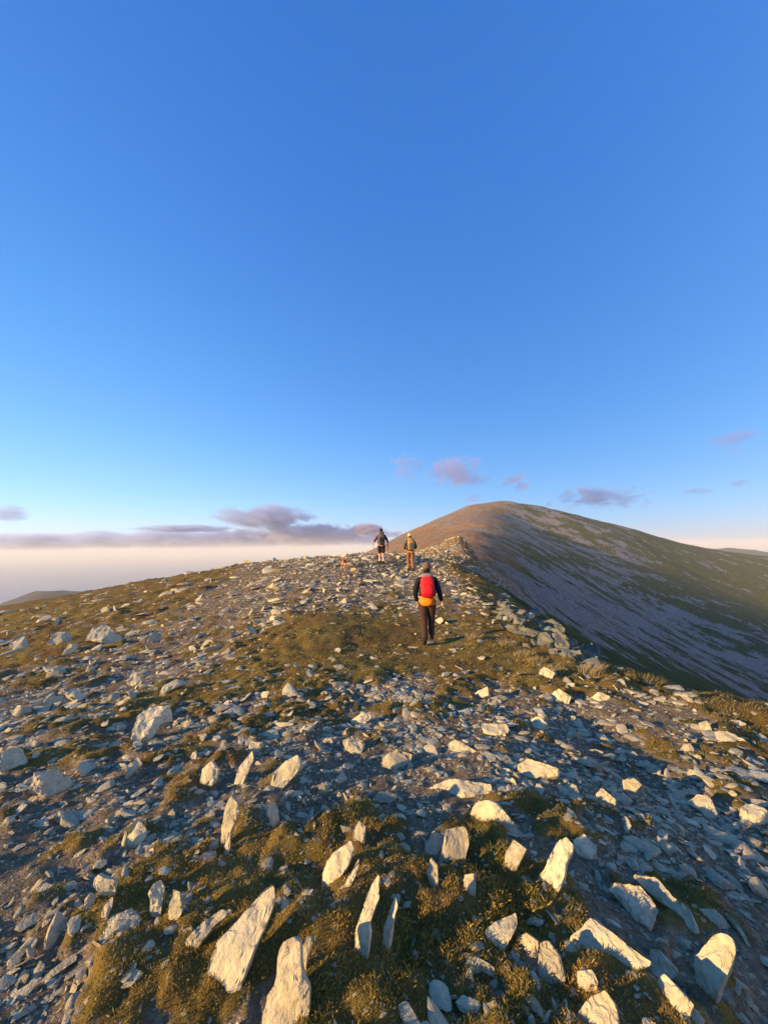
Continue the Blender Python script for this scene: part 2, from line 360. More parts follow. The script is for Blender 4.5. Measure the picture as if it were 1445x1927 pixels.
def haze_box():
    bm = bmesh.new(); bmesh.ops.create_cube(bm, size=1.0)
    for v in bm.verts:
        v.co.x *= 112000; v.co.y *= 112000; v.co.z = -356.5 if v.co.z < 0 else 96.0
    me = bpy.data.meshes.new('haze'); bm.to_mesh(me); bm.free()
    mt = bpy.data.materials.new('haze'); mt.use_nodes = True; nt = mt.node_tree; nt.nodes.clear()
    o = nt.nodes.new('ShaderNodeOutputMaterial'); v = nt.nodes.new('ShaderNodeVolumePrincipled')
    v.inputs['Color'].default_value = (.95, .95, .88, 1); v.inputs['Density'].default_value = HAZE; v.inputs['Anisotropy'].default_value = 0.0
    nt.links.new(v.outputs[0], o.inputs['Volume']); me.materials.append(mt)
    return prop(link('haze', me), 'pale haze over the sea and the far hills', kind='stuff')
HAZE = 1.2e-4
haze = haze_box()

# ------------------------------------------------------------------ stones
def stone_material(name='stone', dark=0.0, gain=1.0):
    m = NM(name); L = m.attr('lc', True); t = m.attr('tint')
    oi = m.node('ShaderNodeObjectInfo').outputs['Random']; P = m.pos()
    tt = m.math('FRACT', m.math('ADD', t, oi))
    n1 = m.noise(P, 9, 5, .65); n2 = m.noise(P, 45, 5, .7)
    lay = m.noise(m.scale(L, (2.0, 2.0, 16.0)), 1.6, 4, .6)
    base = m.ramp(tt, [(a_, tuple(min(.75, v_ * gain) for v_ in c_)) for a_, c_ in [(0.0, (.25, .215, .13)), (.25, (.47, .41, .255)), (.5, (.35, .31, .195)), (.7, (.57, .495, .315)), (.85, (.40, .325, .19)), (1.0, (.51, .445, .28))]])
    c = m.mix(m.ramp(n1, [(.38, 0.0), (.72, .5)]), base, (.23, .19, .125), 'MIX')
    c = m.mix(m.math('MULTIPLY', m.ramp(lay, [(.45, 0.0), (.6, 1.0)]), .35), c, (.58, .51, .36))
    lich = m.ramp(m.noise(P, 17, 4, .6), [(.58, 0.0), (.66, 1.0)])
    c = m.mix(m.math('MULTIPLY', lich, .45), c, (.15, .155, .10))
    c = m.mix(m.math('MULTIPLY', m.ramp(n2, [(.55, 0.0), (.75, 1.0)]), .5), c, (.64, .57, .42))
    if dark: c = m.mix(dark, c, (.10, .11, .095))  # grey-green lichen tone that also carries the shade of the outcrop
    m.color(c)
    h = m.math('ADD', m.math('MULTIPLY', n1, .8), m.math('ADD', m.math('MULTIPLY', n2, .45), m.math('MULTIPLY', lay, .5)))
    m.bump(h, .02, .9); m.b.inputs['Roughness'].default_value = .82
    return m.m
STONE = stone_material(); SLAB_LIT = stone_material('sunlit_slab', 0, 1.25); OUTCROP_SHADED = stone_material('outcrop_rock_shaded', .82)  # slab copy lightened as if sunlit, outcrop copy darkened as if in shade

def ico(level):
    bm = bmesh.new(); bmesh.ops.create_icosphere(bm, subdivisions=level, radius=1.0)
    v = np.array([x.co[:] for x in bm.verts]); f = np.array([[q.index for q in p.verts] for p in bm.faces]); bm.free()
    return v, f
ICO = {k: ico(k) for k in (1, 2, 3, 4, 5)}
def rock_shape(level, flat, elong, seed, planes=9, noise=.06):
    """an angular stone: the unit sphere cut by random planes, flattened, roughened"""
    g = np.random.default_rng(seed)
    v, f = ICO[level]
    n = g.normal(size=(planes, 3)); n /= np.linalg.norm(n, axis=1)[:, None]
    d = g.uniform(.32, .85, planes)
    n = np.concatenate([n, [[0, 0, 1], [0, 0, -1]]]); d = np.concatenate([d, [g.uniform(.55, .8), .7]])
    n[-2] += g.normal(size=3) * .12; n[-2] /= np.linalg.norm(n[-2])
    dots = v @ n.T
    rad = np.where(dots > .05, d / np.maximum(dots, .05), 9).min(1)
    rad = np.minimum(rad, 1.15)
    q = v * rad[:, None]
    s = seed * 3.1
    q = q * (1 + noise * fbm(q[:, 0] * 2 + s, q[:, 1] * 2 + q[:, 2] * 1.7, 3, seed % 97))[:, None]
    sc = np.array([elong, 1.0, flat])
    q = q * sc; q /= max(np.ptp(q[:, 0]), np.ptp(q[:, 1])) / 2
    return q, f
def rot_matrix(yaw, tilt, taz):
    """yaw about z, then tilt by angle about a horizontal axis; arrays -> (N,3,3)"""
    cy, sy = np.cos(yaw), np.sin(yaw); z = np.zeros_like(yaw); o = z + 1
    Rz = np.stack([np.stack([cy, -sy, z], -1), np.stack([sy, cy, z], -1), np.stack([z, z, o], -1)], -2)
    ax = np.stack([np.cos(taz), np.sin(taz), z], -1); c, s = np.cos(tilt), np.sin(tilt); x, y = ax[:, 0], ax[:, 1]
    Rt = np.stack([np.stack([c + x * x * (1 - c), x * y * (1 - c), y * s], -1), np.stack([x * y * (1 - c), c + y * y * (1 - c), -x * s], -1), np.stack([-y * s, x * s, c], -1)], -2)
    return Rt @ Rz

# ---- places: sampled evenly in log-polar space so that the texture keeps its grain with distance
def sample_places(n, r0, r1, th0, th1, seed):
    g = np.random.default_rng(seed)
    r = np.exp(g.uniform(math.log(r0), math.log(r1), n)); th = g.uniform(th0, th1, n)
    return np.sin(th) * r, np.cos(th) * r, r, g
def stone_density(x, y):
    t = turf_mask(x, y)
    d = 1.0 - 0.68 * t
    d = d * (0.35 + 0.65 * sstep(-.28, .3, fbm(x * .8 + 40, y * .8, 4, 101)))
    dip = sstep(6.0, 7.0, y) * (1 - sstep(9.8, 11, y)) * sstep(-3.2, -1.8, x) * (1 - .7 * gauss(x, y, 1.4, 9, .4, 3))
    d = d * (1 - .85 * dip)
    d = d * (1 - .8 * sstep(-1.2, -.2, edge_dist(x, y)))
    d = d * (1 - .45 * sstep(3.5, 6, -x) * sstep(6, 9, y)) * (1 - .3 * sstep(-1.2, -.4, -np.abs(x + .3)) * (1 - sstep(2.6, 3.2, y)))
    return np.clip(d, 0, 1)

HEROES = []     # filled below: (name, pixel polygon, tilt, yaw, thickness, label, short)
def Z2(*p): return [(x / 2.007, 1100 + y / 2.007) for x, y in p]
def Z3(*p): return [(720 + x / 1.993, 1180 + y / 1.993) for x, y in p]
def Z4(*p): return [(x / 2.89, 1480 + y / 2.89) for x, y in p]
def Z5(*p): return [(350 + x / 2.627, 1480 + y / 2.627) for x, y in p]
def Z6(*p): return [(850 + x / 2.4286, 1480 + y / 2.4286) for x, y in p]
def Z7(*p): return [(900 + x / 4.25, 1140 + y / 4.25) for x, y in p]
def hero(poly, tilt, yaw, th, label, short, name='stone'): HEROES.append((poly, tilt, yaw, th, label, short, name))
# tilt: angle of the broad face from level; yaw: how far the face is turned to the left (towards the sun)
hero(Z4((1262,55),(1300,90),(1300,150),(1262,240),(1225,345),(1212,340),(1212,240),(1232,120)), 78, 38, .30, 'tall narrow pale slab standing upright above a dark turf hollow', 'upright slab over the turf hollow')
hero(Z4((1250,260),(1256,300),(1240,378),(1218,372),(1224,320)), 75, 30, .3, 'small lit splinter of stone leaning at the foot of the tall upright slab', 'splinter at the slab')
hero(Z4((740,175),(790,230),(795,270),(745,305),(745,335),(700,330),(692,275)), 72, 25, .35, 'grey leaf-shaped upright stone with one sunlit edge in the left gravel', 'leaf-shaped upright stone')
hero(Z4((680,240),(692,270),(676,335),(656,325)), 78, 40, .35, 'thin lit splinter just left of the grey leaf-shaped stone', 'thin splinter')
hero(Z4((545,475),(575,490),(635,505),(625,590),(600,620),(555,580),(518,545),(520,500)), 66, 25, .4, 'knobbly two-lobed cream stone glowing in the left turf', 'two-lobed cream stone')
hero(Z4((615,600),(612,650),(568,722),(550,705),(570,640)), 66, 25, .4, 'small pointed cream stone hanging below the two-lobed one', 'pointed cream stone')
hero(Z4((495,580),(522,600),(512,650),(474,655),(468,610)), 60, 20, .5, 'small rounded cream stone left of the two-lobed stone', 'small rounded cream stone')
hero(Z4((875,515),(893,560),(883,620),(872,710),(832,725),(818,680),(825,600),(810,580),(840,530)), 72, 22, .36, 'upright cream tooth of stone, left one of a pair in turf', 'cream tooth stone')
hero(Z4((942,562),(975,580),(992,640),(988,690),(935,720),(905,738),(925,660)), 72, 42, .35, 'upright stone with bluish side, right one of a pair in turf', 'bluish half of the tooth pair')
hero(Z4((715,662),(740,690),(770,715),(740,748),(555,803),(552,752),(600,720)), 50, 15, .5, 'squarish grey block with one lit front edge below the tooth-shaped pair', 'squarish grey block')
hero(Z4((1250,670),(1240,700),(1150,780),(1060,850),(985,895),(1015,835),(1110,740),(1200,675)), 48, 25, .32, 'long pinkish slab lying in turf left of the largest pointed slab', 'long pinkish slab')
hero(Z5((425,495),(437,560),(392,690),(342,800),(288,885),(250,912),(160,948),(86,962),(83,935),(150,790),(165,765),(270,650),(330,580),(370,530)), 52, 28, .2, 'largest pointed slab, cream with a grey shaded hollow, leaning back in turf', 'largest pointed slab')
hero(Z5((535,745),(570,775),(572,880),(588,945),(614,985),(605,1100),(575,1250),(360,1250),(392,1060),(440,980),(458,930),(455,850),(480,780)), 56, 22, .26, 'big bottle-shaped cream slab cut by the bottom edge of the view', 'bottle-shaped slab')
hero(Z5((600,745),(645,745),(612,800),(590,910),(572,900),(580,790)), 66, 20, .4, 'thin splinter right behind the neck of the bottle-shaped slab', 'splinter at the bottle neck')
hero(Z5((950,440),(957,480),(940,510),(956,550),(908,680),(916,720),(902,800),(852,860),(836,800),(845,700),(880,600),(905,510)), 66, 26, .22, 'tall jagged cream blade of stone standing in dark turf', 'tall jagged blade')
hero(Z5((1030,550),(1044,590),(1018,720),(1003,812),(980,806),(985,690),(1010,600)), 72, 45, .3, 'thin grey blade standing just right of the tall jagged one', 'thin grey blade')
hero(Z5((810,270),(827,310),(802,390),(712,495),(676,488),(685,410),(720,340)), 52, 28, .25, 'oval cream slab leaning in turf above the tall jagged blade', 'oval cream slab')
hero(Z5((855,172),(885,200),(882,268),(850,275),(828,225)), 66, 20, .5, 'small rounded stone perched above the oval cream slab', 'small perched stone')
hero(Z5((850,360),(853,400),(803,492),(758,484),(815,430)), 60, 20, .4, 'curved sliver of stone below right of the oval cream slab', 'curved sliver')
hero(Z5((1180,280),(1225,220),(1268,238),(1268,280),(1230,338),(1188,328)), 42, 0, .35, 'grey half of a split flat stone in the centre foreground', 'split flat stone')
hero(Z5((1284,215),(1380,198),(1394,280),(1362,365),(1240,350),(1276,280)), 46, 10, .3, 'broad block with a lit lower edge, right half of the split stone', 'right half of the split stone')
hero(Z5((1210,355),(1242,390),(1254,485),(1225,495),(1192,420)), 66, 12, .4, 'narrow curved stone standing below the split flat stone', 'narrow curved stone')
hero(Z5((1372,440),(1432,433),(1428,525),(1378,528)), 70, 10, .5, 'small square-topped stone with a lit cap below the split stone', 'square-topped stone')
hero(Z5((430,85),(456,100),(460,192),(440,198),(400,130),(410,95)), 72, -10, .4, 'small grey upright stone in the shade of the turf hollow', 'grey stone in the turf hollow')
hero(Z6((55,145),(110,80),(180,68),(217,88),(318,212),(272,250),(205,190),(110,145)), 50, 20, .35, 'bent grey slab with a cream lit right arm in the centre foreground', 'bent slab with a lit arm')
hero(Z6((280,245),(343,290),(268,385),(245,370),(245,300)), 58, 14, .4, 'grey wedge with a lit top tucked under the bent slab', 'grey wedge with lit top')
hero(Z6((520,238),(552,265),(547,310),(520,360),(518,410),(470,458),(343,420),(370,390),(430,370),(465,300),(490,250)), 52, 24, .35, 'boot-shaped cream stone glowing among dark heath', 'boot-shaped stone')
hero(Z6((640,606),(700,650),(905,805),(880,822),(700,812),(640,755),(543,667)), 44, 20, .28, 'long cream slab like a wedge lying over a golden turf mound', 'long cream wedge over the golden mound')
hero(Z6((1240,673),(1282,700),(1293,760),(1260,860),(1232,925),(1190,985),(1130,930),(1108,790),(1150,740),(1185,690)), 60, 24, .35, 'bean-shaped cream boulder standing at the right', 'bean-shaped boulder')
hero(Z6((970,860),(1050,940),(1098,1000),(1082,1045),(1030,1075),(938,1015),(918,960),(935,890)), 58, 26, .4, 'orange-lit angular stone at the bottom right below the golden mound', 'orange-lit angular stone')
hero(Z6((690,936),(742,1000),(757,1090),(740,1140),(590,1140),(586,1030),(630,970)), 58, 24, .4, 'pale orange stone at the bottom edge left of the orange-lit one', 'pale orange stone at the bottom')
hero(Z6((300,690),(340,670),(397,710),(387,760),(340,755),(306,735)), 58, 10, .55, 'small round grey stone with a lit patch', 'small round stone with lit patch')
hero(Z6((403,720),(440,710),(492,780),(518,890),(500,925),(445,875),(403,825)), 60, 16, .35, 'oblong grey stone with a lit crown left of the golden mound', 'oblong stone with lit crown')
hero(Z6((153,655),(200,620),(292,578),(297,632),(212,725),(168,705)), 46, -5, .4, 'triangular grey stone in shade near the bottom centre', 'triangular grey stone')
hero(Z6((45,758),(100,772),(197,830),(182,874),(110,855),(28,802)), 40, -5, .4, 'rounded grey stone in shade below the triangular one', 'rounded grey stone under the triangular one')
hero(Z6((750,443),(860,458),(912,520),(937,570),(892,610),(830,570),(770,525),(718,475)), 38, -10, .4, 'wide grey boulder with a ridged face in shade above the golden mound', 'wide ridged boulder')
hero(Z6((828,408),(930,418),(1002,510),(1082,570),(1108,610),(1090,630),(1000,565),(900,485)), 34, -15, .3, 'long grey slab pointing down right, beside the wide ridged boulder', 'long grey slab pointing right')
hero(Z6((1118,560),(1200,568),(1272,640),(1232,640)), 36, -10, .4, 'flat grey stone left of a thin long slab at the right', 'flat grey stone by the thin slab')
hero(Z6((1238,563),(1290,600),(1393,740),(1370,750),(1308,660)), 38, -10, .4, 'thin long grey slab pointing down right near the right edge', 'thin long slab near the right edge')
hero(Z6((605,216),(657,270),(652,335),(570,315),(553,250)), 50, -10, .5, 'blue-grey rounded stone right behind the boot-shaped one', 'blue-grey stone behind the boot')
hero(Z6((1120,38),(1168,43),(1208,120),(1182,160),(1140,120),(1068,75)), 40, -5, .35, 'pale flat stone with a bent waist in the right gravel', 'pale bent stone in the right gravel')
hero(Z6((1320,95),(1370,78),(1440,108),(1450,160),(1340,168),(1303,135)), 40, -5, .4, 'broad rounded grey stone at the right edge of the gravel', 'broad grey stone at the right edge')
hero(Z6((690,10),(747,60),(742,90),(690,84),(663,40)), 55, 22, .5, 'small wedge with an orange lit face in the right middle ground', 'orange-faced wedge')
hero(Z6((903,743),(940,743),(1028,840),(1012,875),(950,860),(903,795)), 56, 20, .4, 'blue-grey pointed stone with a lit rib right of the golden mound', 'pointed stone with lit rib')
hero(Z6((573,845),(640,838),(668,900),(640,935),(578,915)), 55, 5, .5, 'dark grey stone in the shade below the golden mound', 'dark stone under the golden mound')
hero(Z3((898,575),(940,568),(982,600),(948,645),(905,610)), 58, 12, .4, 'small white angular stone with a lit side behind the orange-faced wedge', 'white angular stone')
hero(Z3((505,515),(540,493),(663,540),(657,565),(520,560)), 42, 14, .45, 'long pale stone with a grassy lip in the centre right', 'long pale stone with grassy lip')
hero(Z3((178,600),(240,573),(402,588),(398,630),(230,635)), 40, 5, .4, 'long flat grey stone left of the bent slab with turf below', 'long flat grey stone in the middle')
hero(Z3((0,490),(50,463),(107,478),(98,524),(3,530)), 42, 5, .5, 'angular grey block in the middle of the stony path', 'angular grey path block')
hero(Z3((372,365),(460,362),(472,385),(465,402),(388,404)), 48, 10, .5, 'pinkish flat block in the middle of the stones', 'pinkish flat block')
hero(Z3((636,250),(660,233),(704,260),(694,284),(638,274)), 60, 20, .5, 'cream pointed stone glowing at the middle right with a grassy foot', 'cream pointed stone with grassy foot')
hero(Z3((768,268),(810,246),(853,262),(802,286)), 40, 0, .45, 'flat pale stone right of the glowing pointed stone', 'flat pale stone')
hero(Z3((1243,395),(1290,390),(1378,436),(1340,455),(1258,428)), 32, -8, .3, 'bluish white flat stone near the right edge of the ridge', 'bluish white flat stone')
hero(Z3((1283,357),(1320,346),(1363,367),(1300,374)), 34, -8, .4, 'low white stone in heath above the bluish white one', 'low white stone in heath')
hero(Z3((1183,362),(1215,350),(1234,388),(1195,394)), 60, 0, .5, 'square grey stone standing left of the bluish white one', 'square grey stone')
hero(Z3((243,442),(270,423),(310,443),(353,466),(270,470)), 50, 18, .45, 'twisted pale stone with a lit nose in the middle', 'twisted pale stone')
hero(Z3((553,345),(590,338),(628,376),(580,390)), 55, 18, .5, 'round cream stone with a brown grass foot', 'round cream stone')
hero(Z3((348,247),(395,226),(400,260),(328,268)), 55, 18, .5, 'cream block on the upper edge of the stone field', 'cream block on the upper edge')
hero(Z3((588,160),(605,150),(647,175),(632,190),(588,182)), 55, 12, .5, 'white stone by the edge of the grassy dip', 'white stone by the dip')
hero(Z2((38,218),(90,180),(120,236),(70,245),(38,232)), 62, 18, .5, 'lit pyramid-shaped stone at the far left of the slope', 'pyramid-shaped stone')
hero(Z2((178,222),(215,183),(262,184),(288,217),(230,228)), 56, 5, .5, 'dark-topped wide stone right of the pyramid-shaped one', 'dark-topped wide stone')
hero(Z2((323,212),(350,168),(400,153),(488,207),(440,219),(340,210)), 56, 10, .4, 'largest grey boulder of the row on the left slope', 'largest boulder of the left row')
hero(Z2((228,268),(260,228),(293,224),(293,258)), 56, 5, .5, 'grey stone in front of the dark-topped wide one', 'grey stone in the left row')
hero(Z2((533,218),(560,188),(607,173),(608,212),(560,226)), 56, 8, .45, 'rounded grey boulder at the right end of the left row', 'rounded boulder ending the row')
hero(Z2((478,378),(495,338),(515,330),(538,370),(505,390)), 66, 15, .5, 'glowing cream knob of stone in grass on the left', 'glowing cream knob')
hero(Z2((597,433),(620,388),(670,360),(712,370),(645,403)), 56, 18, .4, 'tan slab leaning on a grass tuft right of the glowing knob', 'tan slab on a grass tuft')
hero(Z2((492,590),(520,498),(580,458),(642,468),(653,512),(600,535),(560,585),(520,597)), 60, 5, .4, 'large craggy blue-grey boulder on the left of the stone field', 'craggy blue-grey boulder')
hero(Z2((683,523),(710,488),(748,527),(700,545)), 60, 0, .5, 'small dark grey stone right of the craggy boulder', 'dark stone by the craggy boulder')
hero(Z2((-20,650),(50,618),(85,623),(128,692),(50,716),(-10,700)), 56, 0, .5, 'grey boulder cut by the left edge', 'grey boulder at the left edge')
hero(Z2((118,765),(133,713),(205,695),(278,740),(242,795),(150,792)), 54, 5, .5, 'rounded greenish grey boulder with a lit grassy foot at the left', 'rounded greenish boulder')
hero(Z2((98,592),(125,578),(150,600),(126,624),(98,612)), 60, 15, .6, 'small glowing cream stone above the rounded greenish boulder', 'small glowing stone')
hero(Z2((468,745),(490,678),(520,653),(538,680),(502,714)), 62, 20, .4, 'thin curved stone with a lit edge left of the cream fang', 'thin curved stone')
hero(Z2((752,775),(765,698),(800,666),(828,700),(817,745)), 66, 24, .4, 'cream fang-shaped stone in golden turf', 'cream fang')
hero(Z2((883,748),(905,690),(950,628),(958,660),(932,722),(910,755)), 62, 24, .35, 'tan upright blade right of the cream fang', 'tan upright blade')
hero(Z2((938,590),(992,600),(975,628),(948,638)), 60, 15, .5, 'pale stone balanced at the top of the tan blade', 'pale stone topping the tan blade')
hero(Z2((1017,760),(1040,708),(1075,673),(1125,646),(1143,690),(1112,724),(1040,768)), 58, 22, .35, 'cream notched slab on golden turf in the left middle', 'cream notched slab')
hero(Z2((1128,552),(1160,530),(1202,513),(1152,565)), 50, 15, .4, 'pointed tan flake lying right of the notched slab', 'pointed tan flake')
hero(Z2((43,477),(60,453),(117,470),(112,490),(55,491)), 50, 12, .5, 'cream loaf-shaped stone near the left edge', 'cream loaf-shaped stone')
hero(Z2((162,307),(250,314),(243,334),(180,330)), 42, 0, .45, 'long grey stone in the grass at the left', 'long grey stone in the left grass')
hero(Z2((248,418),(290,390),(343,420),(300,434)), 50, 8, .5, 'white peaked stone left of the glowing knob', 'white peaked stone')
hero(Z2((1298,592),(1335,573),(1378,600),(1358,640),(1303,625)), 50, 8, .5, 'white blocky stone in the centre of the stone field', 'white blocky stone')
hero(Z2((1323,513),(1380,483),(1408,500),(1348,540)), 50, 8, .5, 'pale lumpy stone above the white blocky one', 'pale lumpy stone')

def slab_mesh(name, poly3, origin, ax_u, ax_v, ax_n, thick, seed, level=4):
    """a rough slab: a sphere stretched to the outline, its faces split off along random planes, then weathered"""
    g = np.random.default_rng(seed)
    p = np.stack([(poly3 - origin) @ ax_u, (poly3 - origin) @ ax_v], -1)
    c = (p.max(0) + p.min(0)) / 2 * .3 + p.mean(0) * .7
    q = np.concatenate([p, p[:1]]); seg = np.linalg.norm(np.diff(q, axis=0), axis=1); s = np.concatenate([[0], np.cumsum(seg)])
    N = 200; tt = np.linspace(0, s[-1], N, endpoint=False)
    o = np.stack([np.interp(tt, s, q[:, 0]), np.interp(tt, s, q[:, 1])], -1)
    for _ in range(5): o = .25 * np.roll(o, 1, 0) + .5 * o + .25 * np.roll(o, -1, 0)
    a = np.arctan2(o[:, 1] - c[1], o[:, 0] - c[0]); rr = np.hypot(o[:, 0] - c[0], o[:, 1] - c[1]) * 1.04; k = np.argsort(a)
    a, rr = a[k], rr[k]
    size = np.sqrt(np.ptp(p[:, 0]) * np.ptp(p[:, 1])); t = thick * min(np.ptp(p[:, 0]), np.ptp(p[:, 1])) + .012
    v, f = ICO[level]
    th = np.arctan2(v[:, 1], v[:, 0]); rho = np.hypot(v[:, 0], v[:, 1])
    Rth = np.interp(th, np.concatenate([a - 2 * math.pi, a, a + 2 * math.pi]), np.tile(rr, 3))
    w = rho ** .48; 
    x = np.cos(th) * Rth * w; y = np.sin(th) * Rth * w
    zz = np.sign(v[:, 2]) * np.abs(v[:, 2]) ** .42
    # split faces: planes that cut the top and the bottom off at a slant
    n = size * .5
    u_, v_ = x / n, y / n
    top = np.ones(len(v)); bot = np.ones(len(v))
    for _ in range(7):
        d = g.normal(size=2); d /= np.linalg.norm(d); off = g.uniform(.35, 1.0); sl = g.uniform(.25, 1.1)
        pl = off - sl * (u_ * d[0] + v_ * d[1] - g.uniform(-.2, .5))
        if _ < 5: top = np.minimum(top, pl)
        else: bot = np.minimum(bot, pl)
    top = np.maximum(top, -.35); bot = np.maximum(bot, -.2)
    top += .22 * fbm(u_ * 1.3 + seed, v_ * 1.3, 3, seed % 89) + .10 * np.abs(perlin(u_ * 3.1 + seed, v_ * 3.1, seed % 83))
    step = np.floor(top * 4 + .5 * perlin(u_ * 2 + seed, v_ * 2, 5)) / 4
    top = .5 * top + .5 * step
    z = np.where(v[:, 2] > 0, np.minimum(zz, np.maximum(top, -.3)), -np.minimum(-zz, np.maximum(bot, .15))) * t * .6
    V = np.stack([c[0] + x, c[1] + y, z], -1)
    nz = fbm(V[:, 0] / size * 5 + seed, V[:, 1] / size * 5 + V[:, 2] / size * 4, 4, seed % 71)
    V[:, :2] += (V[:, :2] - c) * (nz * .07)[:, None]; V[:, 2] += nz * t * .10
    lc = V / max(size, .05) + seed * .37
    W = V[:, :1] * ax_u + V[:, 1:2] * ax_v + V[:, 2:3] * ax_n
    return mesh_np(name, W, f, STONE, True, {'lc': lc, 'tint': np.full(len(W), (seed * .618) % 1 * .999)})
def auto_smooth(me, ang=38):
    me.update()
    bm = bmesh.new(); bm.from_mesh(me); lim = R(ang)
    for e in bm.edges:
        e.smooth = not (len(e.link_faces) == 2 and e.calc_face_angle(0) > lim)
    bm.to_mesh(me); bm.free()

HERO_POS = []
def build_hero(i, poly, tilt, yaw, th, label, short, name):
    poly = np.array(poly, float)
    base_i = np.argsort(poly[:, 1])[-2:]; bx, by = poly[base_i].mean(0)
    by = min(by, 1960); bx2 = bx
    P, nrm = hit(bx2, by)
    if P is None: return None
    w = P - CAM; w[2] = 0; d = w / np.linalg.norm(w)                     # horizontal view direction
    a = R(-yaw); back = -d                                                # face normal when upright looks back at the camera
    hx = np.array([back[0] * math.cos(a) - back[1] * math.sin(a), back[0] * math.sin(a) + back[1] * math.cos(a), 0])
    n = hx * math.sin(R(tilt)) + np.array([0, 0, 1.0]) * math.cos(R(tilt)); n /= np.linalg.norm(n)
    origin = P - n * .004
    v = np.array([0, 0, 1.0]) - n * n[2]; v /= np.linalg.norm(v); u = np.cross(v, n)
    pts = []
    for x, y in poly:
        r_ = ray(x, y); k = ((origin - CAM) @ n) / (r_ @ n); pts.append(CAM + r_ * k)
    pts = np.array(pts)
    h = (pts - origin) @ v; span = np.ptp(h)
    low = h < h.min() + .22 * span
    pts[low] -= v * (.18 * span + .02)                                      # the foot goes into the ground
    me = slab_mesh(name, pts, origin, u, v, n, th, 1000 + i, 5 if max(np.ptp(poly[:, 0]), np.ptp(poly[:, 1])) > 70 else 4); auto_smooth(me, 30); me.materials[0] = SLAB_LIT
    o = link(name, me); o.location = origin
    prop(o, label, 'stone', 'slabs and stones that stand out from the ground')
    ctr = pts.mean(0); px, py, _ = project(ctr)
    HERO_POS.append((px, py, short, max(np.ptp(poly[:, 0]), np.ptp(poly[:, 1]))))
    return o
for i, hdef in enumerate(HEROES): build_hero(i, *hdef)

# ---- outcrop of boulders below the edge of the dip
BOULD = [((190,150),(245,165),(480,215),(500,300),(420,290),(290,215)), ((300,110),(370,120),(385,165),(330,180),(290,150)), ((540,150),(600,130),(670,190),(640,220),(560,215)),
         ((590,240),(650,225),(700,300),(650,370),(590,330)), ((480,240),(540,230),(570,330),(520,370),(480,330)), ((650,310),(715,310),(710,375),(650,380)),
         ((755,330),(830,320),(845,370),(780,385)), ((840,320),(900,310),(915,370),(850,380)), ((690,385),(760,365),(800,430),(720,455)), ((910,330),(970,320),(975,380),(915,385)),
         ((560,355),(620,350),(650,430),(590,420)), ((810,375),(880,385),(880,430),(820,420)), ((885,380),(960,385),(950,430),(890,430)), ((470,180),(525,190),(520,230),(470,220)), ((130,40),(290,70),(300,100),(180,75)), ((610,190),(670,180),(690,240),(620,235))]
BL = ['longest flat blue-grey boulder at the upper left of the outcrop beside the dip', 'squat boulder behind the longest flat one of the outcrop', 'pale flat-topped boulder at the top of the outcrop', 'tallest cracked boulder in the middle of the outcrop', 'dark boulder at the right end of the longest flat one', 'round boulder below the tallest cracked one of the outcrop', 'round-topped boulder right of the dark gap in the outcrop', 'pale rounded boulder behind the lit grass tuft', 'lowest bulky boulder above the grass at the foot of the outcrop', 'rightmost rounded boulder of the outcrop', 'narrow boulder at the lower left corner of the outcrop', 'low pale block right above the lit grass tuft', 'low dark block at the right foot of the outcrop', 'small block between the two long flat boulders', 'long thin flat rock up the slope behind the outcrop', 'small boulder leaning on the tallest cracked one']
for i, (q, lab) in enumerate(zip(BOULD, BL)):
    poly = np.array(Z7(*q)); base = poly[np.argmax(poly[:, 1])]
    P, nrm = hit(*base)
    P, _n = hit(*base); P = at(base[0], base[1], min(P[1], 10.2) + .35)
    d = P - CAM; d[2] = 0; d /= np.linalg.norm(d)
    n = -d * math.sin(R(62)) + np.array([0, 0, 1]) * math.cos(R(62)); v = np.array([0, 0, 1.]) - n * n[2]; v /= np.linalg.norm(v); u = np.cross(v, n)
    pts = []
    for x, y in poly:
        r_ = ray(x, y); k = ((P - CAM) @ n) / (r_ @ n); pts.append(CAM + r_ * k)
    pts = np.array(pts); h = (pts - P) @ v; pts = pts.mean(0) + (pts - pts.mean(0)) * 1.3; pts[h < h.min() + .3 * np.ptp(h)] -= v * .22
    me = slab_mesh('boulder', pts, P, u, v, n, .8, 3000 + i, 4); auto_smooth(me); me.materials[0] = OUTCROP_SHADED
    o = link('boulder', me); o.location = P; prop(o, lab, 'boulder', 'boulders of the outcrop beside the dip')

# rubble between the boulders of the outcrop
g = np.random.default_rng(88); RV = []; RF = []; RT = []; RL = []; nv0 = 0
for k in range(150):
    a, b = g.uniform(935, 1125), 0; b = 1150 + (a - 935) * .55 + g.normal(0, 16)
    P, _ = hit(a, b)
    if P is None or P[1] > 16: continue
    q, f = rock_shape(3, g.uniform(.4, .8), g.uniform(1, 1.6), 6000 + k, 8, .06); sc = g.uniform(.05, .2) * P[1] / 9.5
    Mx = rot_matrix(np.array([g.uniform(0, 6.28)]), np.array([g.uniform(0, .9)]), np.array([g.uniform(0, 6.28)]))[0]
    W = (q @ Mx.T) * sc + P + np.array([.15, .25, .0]); RV.append(W); RF.append(f + nv0); nv0 += len(q); RT.append(np.full(len(q), g.uniform())); RL.append(q + k)
me = mesh_np('outcrop_rubble', np.concatenate(RV), np.concatenate(RF), OUTCROP_SHADED, False, {'tint': np.concatenate(RT), 'lc': np.concatenate(RL)})
prop(link('outcrop_rubble', me), 'broken grey rubble between the boulders of the outcrop', kind='stuff')

